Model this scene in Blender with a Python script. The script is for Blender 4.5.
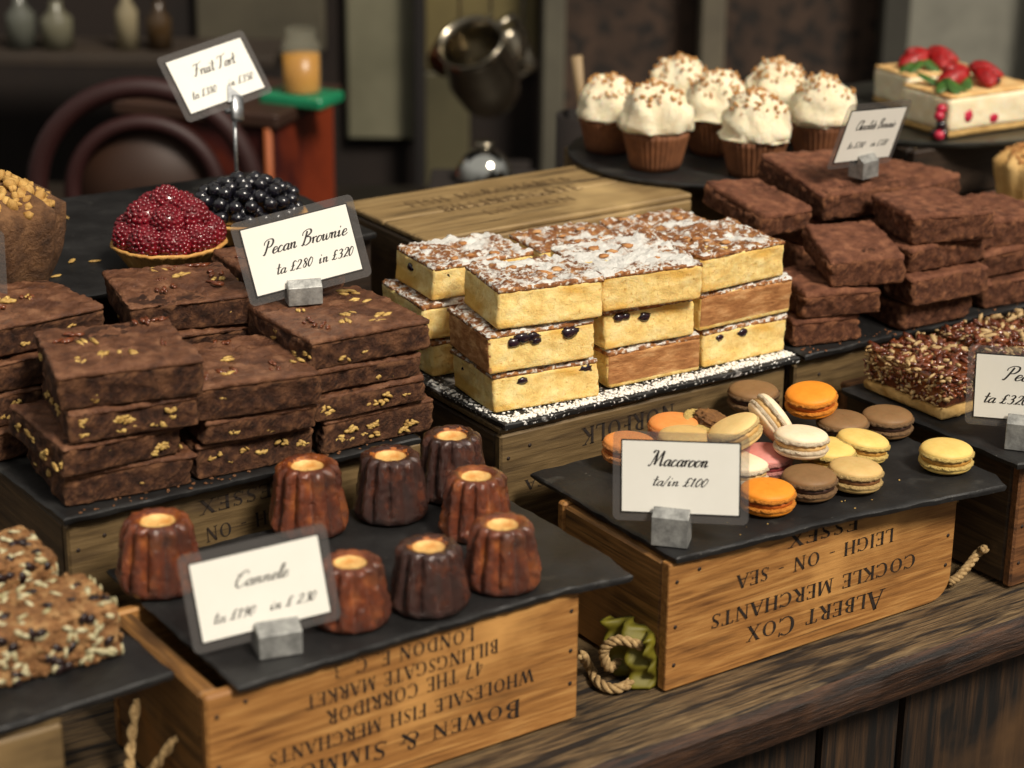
import bpy, math, random
from mathutils import Vector, Matrix, Euler, noise
SC = bpy.context.scene
COL = SC.collection
PI = math.pi
R = math.radians
for o in list(bpy.data.objects): bpy.data.objects.remove(o)

# ---------------------------------------------------------------- camera
FPX = 2100.0
_p, _y, _r = R(20.2), R(55.6), R(0.6)
FW = Vector((math.cos(_y)*math.cos(_p), math.sin(_y)*math.cos(_p), -math.sin(_p)))
_r0 = Vector((math.sin(_y), -math.cos(_y), 0)); _u0 = _r0.cross(FW)
RT = math.cos(_r)*_r0 + math.sin(_r)*_u0
UP = -math.sin(_r)*_r0 + math.cos(_r)*_u0
EYE = Vector((-0.933, -1.145, 0.8))
cd = bpy.data.cameras.new('camera'); cam = bpy.data.objects.new('camera', cd); COL.objects.link(cam)
m = Matrix.Identity(4)
for i, v in enumerate((RT, UP, -FW)):
    for j in range(3): m[j][i] = v[j]
m.translation = EYE
cam.matrix_world = m
cd.sensor_width = 36; cd.lens = FPX*36/1024; cd.clip_start = 0.05; cd.clip_end = 60
cd.dof.use_dof = True; cd.dof.focus_distance = 1.78; cd.dof.aperture_fstop = 4.4; cd.dof.aperture_blades = 0
SC.camera = cam
def ray(x, y): return FW + RT*((x-512)/FPX) + UP*((384-y)/FPX)
def P(x, y, z):                      # point of the horizontal level z seen at a pixel
    d = ray(x, y); return EYE + d*((z-EYE.z)/d.z)
def PY(x, y, Y):                     # point of the upright plane y = Y
    d = ray(x, y); return EYE + d*((Y-EYE.y)/d.y)
def PD(x, y, D): return EYE + ray(x, y)*D

# ---------------------------------------------------------------- light
SC.view_settings.view_transform = 'Standard'; SC.view_settings.look = 'None'
SC.view_settings.gamma = 1.0; SC.view_settings.exposure = 0.0
SC.view_settings.use_curve_mapping = False
w = bpy.data.worlds.new('world'); SC.world = w; w.use_nodes = True
nt = w.node_tree; nt.nodes.clear()
wo = nt.nodes.new('ShaderNodeOutputWorld'); wb = nt.nodes.new('ShaderNodeBackground')
wt = nt.nodes.new('ShaderNodeTexCoord'); ws = nt.nodes.new('ShaderNodeSeparateXYZ'); wr = nt.nodes.new('ShaderNodeValToRGB')
nt.links.new(wt.outputs['Generated'], ws.inputs[0]); nt.links.new(ws.outputs['Z'], wr.inputs[0])
wr.color_ramp.elements[0].position = 0.0; wr.color_ramp.elements[0].color = (.10, .085, .07, 1)
wr.color_ramp.elements[1].position = 0.55; wr.color_ramp.elements[1].color = (.80, .77, .70, 1)
nt.links.new(wr.outputs[0], wb.inputs[0]); wb.inputs[1].default_value = 0.66
nt.links.new(wb.outputs[0], wo.inputs[0])
sd = bpy.data.lights.new('sun', 'SUN'); sd.energy = 4.15; sd.angle = R(14); sd.color = (1, .91, .78)
sun = bpy.data.objects.new('sun', sd); COL.objects.link(sun)
sun.rotation_euler = (-Vector((0.08, -0.92, 1.0))).to_track_quat('-Z', 'Y').to_euler()

# ---------------------------------------------------------------- helpers
def srgb(c):
    return tuple(((v/255)/12.92 if v/255 <= .04045 else ((v/255+.055)/1.055)**2.4) for v in c)
def mat(name, cols, scale=8, detail=6, rough=.6, bump=0, bscale=None, stretch=(1, 1, 1), spec=.5, pos=(.3, .7),
        coat=0, trans=0, metal=0, sss=0, coord='Object', dist=0.0, spots=None, bdist=.002, alpha=1, rvar=0, edge=None):
    m = bpy.data.materials.new(name); m.use_nodes = True; n = m.node_tree; N = n.nodes; L = n.links
    b = N['Principled BSDF']
    tc = N.new('ShaderNodeTexCoord'); mp = N.new('ShaderNodeMapping'); mp.inputs['Scale'].default_value = stretch
    L.new(tc.outputs[coord], mp.inputs[0])
    nz = N.new('ShaderNodeTexNoise'); nz.inputs['Scale'].default_value = scale; nz.inputs['Detail'].default_value = detail
    nz.inputs['Distortion'].default_value = dist; nz.inputs['Roughness'].default_value = .62
    L.new(mp.outputs[0], nz.inputs[0])
    cr = N.new('ShaderNodeValToRGB'); E = cr.color_ramp.elements
    k = len(cols)
    if k == 1: cols = [cols[0], cols[0]]; k = 2
    for i, c in enumerate(cols):
        p_ = pos[0] + (pos[1]-pos[0])*i/(k-1)
        e = E[i] if i < 2 else E.new(p_)
        e.position = p_; 
    for i, c in enumerate(cols):
        E[i].color = (*srgb(c), 1)
    L.new(nz.outputs['Fac'], cr.inputs[0])
    out = cr.outputs[0]
    for sp in (spots or []):          # (colour, scale, lo, hi, stretch)
        c, s, lo, hi = sp[:4]
        mp2 = N.new('ShaderNodeMapping'); mp2.inputs['Scale'].default_value = sp[4] if len(sp) > 4 else (1, 1, 1)
        mp2.inputs['Location'].default_value = (s*.013+3, s*.07, 1.3)
        L.new(tc.outputs[coord], mp2.inputs[0])
        n2 = N.new('ShaderNodeTexNoise'); n2.inputs['Scale'].default_value = s; n2.inputs['Detail'].default_value = 4
        L.new(mp2.outputs[0], n2.inputs[0])
        mr = N.new('ShaderNodeMapRange'); mr.inputs[1].default_value = lo; mr.inputs[2].default_value = hi
        L.new(n2.outputs['Fac'], mr.inputs[0])
        mx = N.new('ShaderNodeMixRGB'); mx.inputs[2].default_value = (*srgb(c), 1)
        L.new(mr.outputs[0], mx.inputs[0]); L.new(out, mx.inputs[1]); out = mx.outputs[0]
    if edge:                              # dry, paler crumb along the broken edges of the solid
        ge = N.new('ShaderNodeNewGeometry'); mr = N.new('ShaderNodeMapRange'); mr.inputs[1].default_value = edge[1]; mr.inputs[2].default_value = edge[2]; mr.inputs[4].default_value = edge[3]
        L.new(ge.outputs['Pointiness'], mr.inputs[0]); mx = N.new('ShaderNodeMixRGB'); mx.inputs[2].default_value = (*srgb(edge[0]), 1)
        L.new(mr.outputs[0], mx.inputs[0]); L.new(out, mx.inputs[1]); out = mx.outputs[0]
    L.new(out, b.inputs['Base Color'])
    b.inputs['Roughness'].default_value = rough; b.inputs['Specular IOR Level'].default_value = spec
    b.inputs['Metallic'].default_value = metal; b.inputs['Coat Weight'].default_value = coat; b.inputs['Coat Roughness'].default_value = .12
    b.inputs['Transmission Weight'].default_value = trans; b.inputs['Alpha'].default_value = alpha
    if sss: b.inputs['Subsurface Weight'].default_value = sss; b.inputs['Subsurface Scale'].default_value = .004
    if rvar:
        mr = N.new('ShaderNodeMapRange'); mr.inputs[3].default_value = rough-rvar; mr.inputs[4].default_value = rough+rvar
        L.new(nz.outputs['Fac'], mr.inputs[0]); L.new(mr.outputs[0], b.inputs['Roughness'])
    if bump:
        nb = N.new('ShaderNodeTexNoise'); nb.inputs['Scale'].default_value = bscale or scale*3; nb.inputs['Detail'].default_value = 8
        nb.inputs['Roughness'].default_value = .7
        L.new(mp.outputs[0], nb.inputs[0])
        bp = N.new('ShaderNodeBump'); bp.inputs['Strength'].default_value = bump; bp.inputs['Distance'].default_value = bdist
        L.new(nb.outputs['Fac'], bp.inputs['Height']); L.new(bp.outputs[0], b.inputs['Normal'])
        if coat:
            b2 = N.new('ShaderNodeBump'); b2.inputs['Strength'].default_value = bump*.45; b2.inputs['Distance'].default_value = bdist*.35
            L.new(nb.outputs['Fac'], b2.inputs['Height']); L.new(b2.outputs[0], b.inputs['Coat Normal'])
    return m
def wood(name, cols, axis='x', rough=.55, dark=(50, 30, 15), stain=(.60, .74), gscale=9, bump=.35, ss=1.0):
    st = {'x': (.9, 14, 14), 'y': (14, .9, 14), 'z': (14, 14, .9)}[axis]
    st2 = {'x': (.5, 5, 5), 'y': (5, .5, 5), 'z': (5, 5, .5)}[axis]
    st3 = {'x': (.35, 14, 14), 'y': (14, .35, 14), 'z': (14, 14, .35)}[axis]
    return mat(name, cols, scale=gscale*1.7, detail=12, rough=rough, bump=bump*1.6, bscale=34, stretch=st, dist=.35, pos=(.30, .70),
               spots=[(dark, 13*ss, stain[0], stain[1], st2), (dark, 30*ss, stain[0]-.0, stain[1]+.05, st3), (tuple(min(255, int(v*1.12)) for v in cols[-1]), 9, .55, .75)], bdist=.0012, rvar=.12)

class MB:
    def __init__(s): s.v = []; s.f = []; s.mi = []; s.cur = 0
    def add(s, v, f):
        k = len(s.v); s.v += [tuple(q) for q in v]; s.f += [tuple(i+k for i in q) for q in f]; s.mi += [s.cur]*len(f)
    def box(s, c, d, M=None):
        x, y, z = d[0]/2, d[1]/2, d[2]/2
        vs = [Vector((c[0]+a*x, c[1]+b*y, c[2]+e*z)) for a in (-1, 1) for b in (-1, 1) for e in (-1, 1)]
        if M: vs = [M @ v for v in vs]
        s.add(vs, [(0, 1, 3, 2), (4, 6, 7, 5), (0, 4, 5, 1), (2, 3, 7, 6), (0, 2, 6, 4), (1, 5, 7, 3)])
    def rbox(s, c, d, b=.002, M=None):          # bevelled box
        x, y, z = [q/2 for q in d]; b = min(b, x*.49, y*.49, z*.49)
        vs = []; idx = {}
        for sx in (-1, 1):
            for sy in (-1, 1):
                for sz in (-1, 1):
                    for ax in range(3):
                        p = [sx*(x-b), sy*(y-b), sz*(z-b)]; p[ax] += (sx, sy, sz)[ax]*b
                        idx[(sx, sy, sz, ax)] = len(vs); v = Vector((p[0]+c[0], p[1]+c[1], p[2]+c[2])); vs.append(M @ v if M else v)
        f = []
        S = (-1, 1)
        for ax in range(3):
            o = [i for i in range(3) if i != ax]
            for sg in S:
                q = []
                for (a, e) in ((-1, -1), (1, -1), (1, 1), (-1, 1)):
                    t = [0, 0, 0]; t[ax] = sg; t[o[0]] = a; t[o[1]] = e; q.append(idx[(*t, ax)])
                f.append(q)
            for a in S:                          # edges running along ax
                for e in S:
                    t0 = [0, 0, 0]; t0[o[0]] = a; t0[o[1]] = e; t1 = list(t0); t0[ax] = -1; t1[ax] = 1
                    f.append([idx[(*t0, o[0])], idx[(*t1, o[0])], idx[(*t1, o[1])], idx[(*t0, o[1])]])
        for sx in S:
            for sy in S:
                for sz in S: f.append([idx[(sx, sy, sz, k)] for k in range(3)])
        s.add(vs, f)
    def lathe(s, prof, n=32, mod=None, cap=True):   # prof: [(r, z)], mod(r, z, a) -> (r, z)
        k = len(prof); vs = []
        for i in range(n):
            a = 2*PI*i/n
            for (r, z) in prof:
                if mod: r2, z2 = mod(r, z, a)
                else: r2, z2 = r, z
                vs.append((r2*math.cos(a), r2*math.sin(a), z2))
        f = [(i*k+j, ((i+1) % n)*k+j, ((i+1) % n)*k+j+1, i*k+j+1) for i in range(n) for j in range(k-1)]
        if cap:
            f.append([i*k for i in range(n)][::-1]); f.append([i*k+k-1 for i in range(n)])
        s.add(vs, f)
    def tube(s, pts, r, n=8, cap=True):
        pts = [Vector(p) for p in pts]; K = len(pts); vs = []
        rr_ = r if isinstance(r, (list, tuple)) else [r]*K
        up = Vector((0, 0, 1))
        t0 = (pts[1]-pts[0]).normalized()
        if abs(t0.z) > .9: up = Vector((1, 0, 0))
        a = t0.cross(up).normalized()
        for i, p in enumerate(pts):
            t = (pts[min(i+1, K-1)]-pts[max(i-1, 0)]).normalized()
            a = (a - t*a.dot(t)).normalized(); b = t.cross(a)
            for j in range(n):
                q = 2*PI*j/n; vs.append(p + (a*math.cos(q)+b*math.sin(q))*rr_[i])
        f = [(i*n+j, i*n+(j+1) % n, (i+1)*n+(j+1) % n, (i+1)*n+j) for i in range(K-1) for j in range(n)]
        if cap: f.append(list(range(n))[::-1]); f.append([(K-1)*n+j for j in range(n)])
        s.add(vs, f)
    def blob(s, c, rad, n=2, M=None, jit=0, seed=0, nscale=1.0):   # subdivided, jittered sphere
        vs, f = ICO[n]
        out = []
        for v in vs:
            k = 1 + (jit*noise.noise(v*nscale*1.7+Vector((seed*7.3, seed*3.1, seed))) if jit else 0)
            p = Vector((v.x*rad[0], v.y*rad[1], v.z*rad[2]))*k
            if M: p = M @ p
            out.append(p+Vector(c))
        s.add(out, f)
    def build(s, name, ms, parent=None, smooth=True, loc=None, rot=None, auto=None):
        me = bpy.data.meshes.new(name); me.from_pydata(s.v, [], s.f)
        ms = ms if isinstance(ms, (list, tuple)) else [ms]
        for q in ms: me.materials.append(q)
        if len(ms) > 1: me.polygons.foreach_set('material_index', s.mi)
        if smooth: me.polygons.foreach_set('use_smooth', [True]*len(me.polygons))
        me.update()
        import bmesh
        bm = bmesh.new(); bm.from_mesh(me); bmesh.ops.recalc_face_normals(bm, faces=bm.faces); bm.to_mesh(me); bm.free()
        if auto is not None:
            try: me.set_sharp_from_angle(angle=R(auto))
            except Exception: pass
        o = bpy.data.objects.new(name, me); COL.objects.link(o)
        if loc: o.location = loc
        if rot: o.rotation_euler = rot
        if parent: o.parent = parent
        return o
import bmesh
ICO = {}
for k in (1, 2, 3, 4):
    bm = bmesh.new(); bmesh.ops.create_icosphere(bm, subdivisions=k, radius=1)
    ICO[k] = ([v.co.copy() for v in bm.verts], [[v.index for v in f.verts] for f in bm.faces]); bm.free()
def tag(o, label=None, cat=None, group=None, kind=None):
    if label: o['label'] = label
    if cat: o['category'] = cat
    if group: o['group'] = group
    if kind: o['kind'] = kind
    return o
def empty(name, loc, rot=(0, 0, 0), label=None, cat=None, group=None):
    o = bpy.data.objects.new(name, None); COL.objects.link(o); o.location = loc; o.rotation_euler = rot
    o.empty_display_size = .02
    return tag(o, label, cat, group)
def copy_tree(o, parent=None):
    c = o.copy(); COL.objects.link(c)
    if parent: c.parent = parent
    for ch in [q for q in o.children]: copy_tree(ch, c)
    return c
rnd = random.Random(7)

# ---------------------------------------------------------------- materials
M_honey = wood('crate_wood_honey', [(104, 66, 32), (156, 107, 54), (186, 138, 78)], 'x', dark=(70, 40, 16), stain=(.60, .76))
M_honey_end = wood('crate_wood_honey_end', [(100, 66, 32), (140, 98, 50), (165, 120, 66)], 'y', dark=(50, 30, 15), stain=(.52, .70))
M_grey = wood('crate_wood_shaded', [(72, 56, 34), (100, 80, 50), (120, 98, 64)], 'x', dark=(44, 30, 18), stain=(.58, .74))  # shade on the rear crates is put into this wood colour
M_grey_end = wood('crate_wood_shaded_end', [(50, 37, 23), (74, 56, 35), (92, 72, 46)], 'y', dark=(36, 24, 14), stain=(.5, .68))  # same shade put into the colour, deeper for the end boards
M_pale = wood('crate_wood_pale', [(100, 80, 50), (140, 114, 74), (164, 138, 94)], 'x', dark=(58, 44, 28), stain=(.56, .70))
M_counter = wood('counter_wood', [(58, 44, 28), (106, 84, 56), (142, 118, 82)], 'x', rough=.6, dark=(26, 18, 12), stain=(.50, .62), gscale=14, bump=1.0, ss=2.0)
M_lip = wood('counter_lip_wood', [(34, 22, 15), (62, 40, 26), (92, 62, 40)], 'x', rough=.5, dark=(20, 13, 10), stain=(.5, .66), gscale=12, bump=.9, ss=2)
M_panel = wood('panel_wood', [(22, 15, 9), (48, 32, 17), (72, 50, 28)], 'z', rough=.65, dark=(14, 10, 7), stain=(.5, .62), gscale=7, bump=.5)
M_slate = mat('slate', [(18, 17, 17), (28, 27, 27), (40, 39, 38)], scale=22, detail=10, rough=.5, bump=.6, bscale=180, rvar=.12, bdist=.001,
              spots=[((110, 106, 98), 330, .70, .78), ((70, 68, 64), 30, .62, .8)], spec=.45)
M_ink = mat('printed_ink', [(26, 18, 12), (48, 32, 20)], scale=120, rough=.8, pos=(.4, .75))
M_nail = mat('nail_rust', [(28, 18, 12), (52, 36, 26)], scale=200, rough=.7)
M_rope = mat('rope_fibre', [(120, 92, 54), (190, 160, 112)], scale=300, rough=.9)
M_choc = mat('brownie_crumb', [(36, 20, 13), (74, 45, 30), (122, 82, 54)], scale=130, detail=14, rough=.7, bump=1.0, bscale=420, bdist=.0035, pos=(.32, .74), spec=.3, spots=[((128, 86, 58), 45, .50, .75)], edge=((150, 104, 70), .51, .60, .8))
M_choctop = mat('brownie_top', [(66, 37, 23), (112, 72, 48), (152, 108, 78)], scale=60, detail=13, rough=.46, bump=.9, bscale=260, bdist=.003, pos=(.3, .72), spec=.45, rvar=.12, spots=[((78, 46, 30), 30, .56, .72)])
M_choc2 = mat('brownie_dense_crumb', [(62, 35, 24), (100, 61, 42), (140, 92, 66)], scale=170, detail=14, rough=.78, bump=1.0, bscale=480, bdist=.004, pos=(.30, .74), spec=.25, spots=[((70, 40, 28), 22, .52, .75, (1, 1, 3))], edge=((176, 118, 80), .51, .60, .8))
M_choc2top = mat('brownie_dense_top', [(78, 45, 31), (122, 76, 54), (160, 108, 78)], scale=70, detail=13, rough=.66, bump=.9, bscale=380, bdist=.003, pos=(.3, .72), spec=.3)
M_nut = mat('nut', [(150, 112, 54), (206, 172, 98)], scale=120, rough=.6, pos=(.35, .65))
M_pecan = mat('pecan', [(78, 36, 18), (126, 66, 34)], scale=90, rough=.32, coat=.4)
M_sponge = mat('sponge', [(222, 182, 104), (240, 208, 132), (249, 226, 160)], scale=90, detail=12, rough=.78, bump=.7, bscale=420, bdist=.002, pos=(.30, .66), sss=.12, spec=.25, spots=[((226, 180, 92), 14, .5, .62, (1, 1, 3)), ((206, 160, 84), 260, .62, .72)])
M_base = mat('shortcrust_base', [(186, 134, 60), (222, 178, 96)], scale=40, detail=8, rough=.75, bump=.4, bscale=160, spec=.3)
M_edge = mat('baked_edge', [(140, 88, 50), (186, 130, 80), (224, 176, 122)], scale=70, detail=12, rough=.75, bump=.9, bscale=420, bdist=.002, spec=.25, stretch=(.6, 1, 2.2))
M_caketop = mat('baked_top', [(92, 50, 22), (150, 94, 48), (204, 150, 92)], scale=110, detail=12, rough=.6, bump=1.0, bscale=330, bdist=.004,
                spots=[((246, 242, 234), 200, .46, .60), ((250, 247, 240), 34, .47, .54)])
M_caketop_bare = mat('baked_top_browned', [(92, 50, 22), (158, 100, 52), (214, 160, 100)], scale=110, detail=12, rough=.6, bump=1.0, bscale=330, bdist=.004,
                spots=[((246, 242, 234), 150, .52, .62), ((250, 247, 240), 30, .54, .60)])
M_caketop_white = mat('baked_top_sugared', [(92, 50, 22), (150, 94, 48), (204, 150, 92)], scale=110, detail=12, rough=.65, bump=1.0, bscale=330, bdist=.004,
                spots=[((246, 242, 234), 200, .40, .56), ((250, 247, 240), 30, .42, .50)])
M_cakecrust = mat('baked_top_rim', [(92, 50, 22), (156, 98, 50), (206, 150, 90)], scale=160, detail=8, rough=.6, bump=.8, bscale=350, spots=[((240, 232, 216), 240, .55, .66)])
M_sugar = mat('icing_sugar', [(236, 232, 224), (250, 248, 242)], scale=90, rough=.9, bump=.6, bscale=300)
M_berry = mat('dark_berry', [(20, 12, 20), (44, 22, 34)], scale=80, rough=.25, coat=.5)
M_steel = mat('brushed_steel', [(150, 152, 154), (196, 198, 200)], scale=60, rough=.38, metal=1, stretch=(1, 1, 6))
M_alu = mat('raw_aluminium', [(118, 118, 116), (180, 180, 176)], scale=120, rough=.5, metal=.55, bump=.3, bscale=300)
M_paper = mat('card_paper', [(230, 227, 217), (236, 233, 224)], scale=20, rough=.7)
M_cardedge = mat('card_black_border', [(30, 28, 26)], rough=.6)
M_script = mat('script_ink', [(30, 26, 24)], rough=.6)
def laminate():
    m = bpy.data.materials.new('clear_laminate'); m.use_nodes = True; N = m.node_tree.nodes; L = m.node_tree.links
    b = N['Principled BSDF']; out = N['Material Output']
    b.inputs['Base Color'].default_value = (.16, .15, .145, 1); b.inputs['Roughness'].default_value = .14
    tr = N.new('ShaderNodeBsdfTransparent'); mx = N.new('ShaderNodeMixShader'); nz = N.new('ShaderNodeTexNoise'); nz.inputs['Scale'].default_value = 30
    mr = N.new('ShaderNodeMapRange'); mr.inputs[3].default_value = .18; mr.inputs[4].default_value = .36
    L.new(nz.outputs['Fac'], mr.inputs[0]); L.new(mr.outputs[0], mx.inputs[0])
    L.new(tr.outputs[0], mx.inputs[1]); L.new(b.outputs[0], mx.inputs[2]); L.new(mx.outputs[0], out.inputs[0])
    return m
M_lam = laminate()

# ---------------------------------------------------------------- lettering
TH, TN = .15, .055
def L_(x0, y0, x1, y1, w): return ('l', x0, y0, x1, y1, w)
def A_(cx, cy, rx, ry, a0, a1, w=TH): return ('a', cx, cy, rx, ry, a0, a1, w)
def S_(x, y): return ('l', x-.13, y, x+.13, y, .045)      # serif
SERIF = {
 'A': (.78, [L_(.06, 0, .38, 1, TN), L_(.36, 1, .70, 0, TH), L_(.17, .36, .56, .36, TN), S_(.07, .02), S_(.70, .02)]),
 'B': (.66, [L_(.15, 0, .15, 1, TH), A_(.30, .75, .26, .23, -90, 90), A_(.30, .27, .30, .25, -90, 90), L_(.05, .98, .32, .98, TN), L_(.12, .51, .32, .51, TN), L_(.05, .02, .32, .02, TN)]),
 'C': (.80, [A_(.45, .5, .38, .49, 48, 312), L_(.72, .76, .74, .98, TN), L_(.72, .04, .74, .24, TN)]),
 'D': (.82, [L_(.15, 0, .15, 1, TH), A_(.30, .5, .44, .48, -90, 90), L_(.05, .98, .34, .98, TN), L_(.05, .02, .34, .02, TN)]),
 'E': (.62, [L_(.15, 0, .15, 1, TH), L_(.05, .97, .54, .97, TN), L_(.1, .52, .44, .52, TN), L_(.05, .03, .58, .03, TN), L_(.55, .03, .57, .2, TN), L_(.53, .97, .54, .82, TN), L_(.44, .44, .44, .6, TN)]),
 'F': (.58, [L_(.15, 0, .15, 1, TH), L_(.05, .97, .54, .97, TN), L_(.1, .52, .44, .52, TN), S_(.15, .02), L_(.53, .97, .54, .82, TN), L_(.44, .44, .44, .6, TN)]),
 'G': (.86, [A_(.45, .5, .38, .49, 48, 300), L_(.74, .02, .74, .44, TH*.9), L_(.6, .44, .84, .44, TN), L_(.72, .76, .74, .98, TN)]),
 'H': (.84, [L_(.16, 0, .16, 1, TH), L_(.68, 0, .68, 1, TH), L_(.16, .52, .68, .52, TN), S_(.16, .02), S_(.16, .98), S_(.68, .02), S_(.68, .98)]),
 'I': (.34, [L_(.17, 0, .17, 1, TH), S_(.17, .02), S_(.17, .98)]),
 'K': (.76, [L_(.16, 0, .16, 1, TH), L_(.2, .45, .62, .98, TN), L_(.3, .55, .68, .02, TH), S_(.16, .02), S_(.16, .98), S_(.62, .98), S_(.68, .02)]),
 'L': (.60, [L_(.15, 0, .15, 1, TH), L_(.05, .03, .56, .03, TN), L_(.54, .03, .57, .22, TN), S_(.15, .98)]),
 'M': (1.0, [L_(.14, 0, .18, 1, TN), L_(.18, 1, .48, .05, TH), L_(.48, .05, .80, 1, TN), L_(.82, 1, .86, 0, TH), S_(.13, .02), S_(.86, .02)]),
 'N': (.86, [L_(.15, 0, .15, 1, TN), L_(.13, 1, .70, 0, TH), L_(.70, 0, .70, 1, TN), S_(.14, .02), S_(.70, .98)]),
 'O': (.90, [A_(.44, .5, .38, .49, 0, 360)]),
 'R': (.72, [L_(.15, 0, .15, 1, TH), A_(.30, .75, .26, .23, -90, 90), L_(.05, .98, .32, .98, TN), L_(.12, .51, .32, .51, TN), L_(.32, .52, .64, .0, TH), S_(.15, .02), S_(.66, .02)]),
 'S': (.56, [A_(.28, .75, .20, .23, 40, 250, .10), A_(.26, .25, .22, .23, -140, 70, .10), L_(.40, .4, .16, .62, TH), L_(.46, .78, .47, .96, TN), L_(.05, .06, .06, .24, TN)]),
 'T': (.72, [L_(.36, 0, .36, 1, TH), L_(.06, .97, .66, .97, TN), L_(.06, .97, .05, .78, TN), L_(.66, .97, .67, .78, TN), S_(.36, .02)]),
 'V': (.76, [L_(.08, 1, .40, 0, TH), L_(.40, 0, .68, 1, TN), S_(.08, .98), S_(.68, .98)]),
 'W': (1.08, [L_(.06, 1, .32, 0, TH), L_(.32, 0, .54, .95, TN), L_(.52, .95, .78, 0, TH), L_(.78, 0, 1.0, 1, TN), S_(.06, .98), S_(1.0, .98)]),
 'X': (.76, [L_(.10, 1, .64, 0, TH), L_(.10, 0, .64, 1, TN), S_(.10, .98), S_(.64, .98), S_(.10, .02), S_(.64, .02)]),
 '&': (.86, [A_(.34, .76, .17, .21, -20, 250, .09), A_(.33, .26, .27, .26, 90, 330, .11), L_(.20, .66, .72, .02, TH), L_(.56, .18, .70, .5, TN), S_(.70, .5)]),
 '-': (.5, [L_(.08, .42, .40, .42, .07)]),
 '4': (.62, [L_(.42, 0, .42, 1, TH), L_(.42, .98, .06, .3, TN), L_(.05, .28, .58, .28, TN)]),
 '7': (.56, [L_(.06, .96, .54, .96, .09), L_(.54, .96, .24, 0, TH*.8)]),
 '3': (.52, [A_(.24, .76, .19, .21, -90, 150, .1), A_(.24, .27, .22, .26, -150, 90, .11)]),
 '.': (.28, [L_(.1, .06, .2, .06, .11)]),
}
def serif_line(mb, text, org, ux, uy, h, width=None, caps=None):
    """lay one line of capitals from org along ux; caps = height of the small capitals"""
    small = caps or 1.0
    adv = []; x = 0; first = True
    for ch in text:
        if ch == ' ': x += .5*small; first = True; adv.append(None); continue
        k = 1.0 if (first or ch in '&') else small
        adv.append((x, k)); x += SERIF[ch][0]*k + .07; first = False
    tot = x; sx = (width/tot if width else h); sy = h
    for ch, q in zip(text, adv):
        if q is None: continue
        x0, k = q
        for s in SERIF[ch][1]:
            if s[0] == 'l':
                _, a, b, c, d, wd = s
                dx, dy = c-a, d-b; l = math.hypot(dx, dy) or 1; nx, ny = -dy/l*wd/2, dx/l*wd/2
                pts = [(a+nx, b+ny), (c+nx, d+ny), (c-nx, d-ny), (a-nx, b-ny)]
                mb.add([org + ux*((x0+p*k)*sx) + uy*(q_*k*sy) for p, q_ in pts], [(0, 1, 2, 3)])
            else:
                _, cx, cy, rx, ry, a0, a1, wd = s
                n = max(6, int(abs(a1-a0)/18)); vs = []
                for i in range(n+1):
                    a = R(a0+(a1-a0)*i/n); t = TN + (wd-TN)*abs(math.cos(a))**1.2
                    for rr_ in (0, 1):
                        p = cx+(rx-t*rr_)*math.cos(a); q_ = cy+(ry-TN*rr_)*math.sin(a)
                        vs.append(org + ux*((x0+p*k)*sx) + uy*(q_*k*sy))
                mb.add(vs, [(2*i, 2*i+1, 2*i+3, 2*i+2) for i in range(n)])
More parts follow.
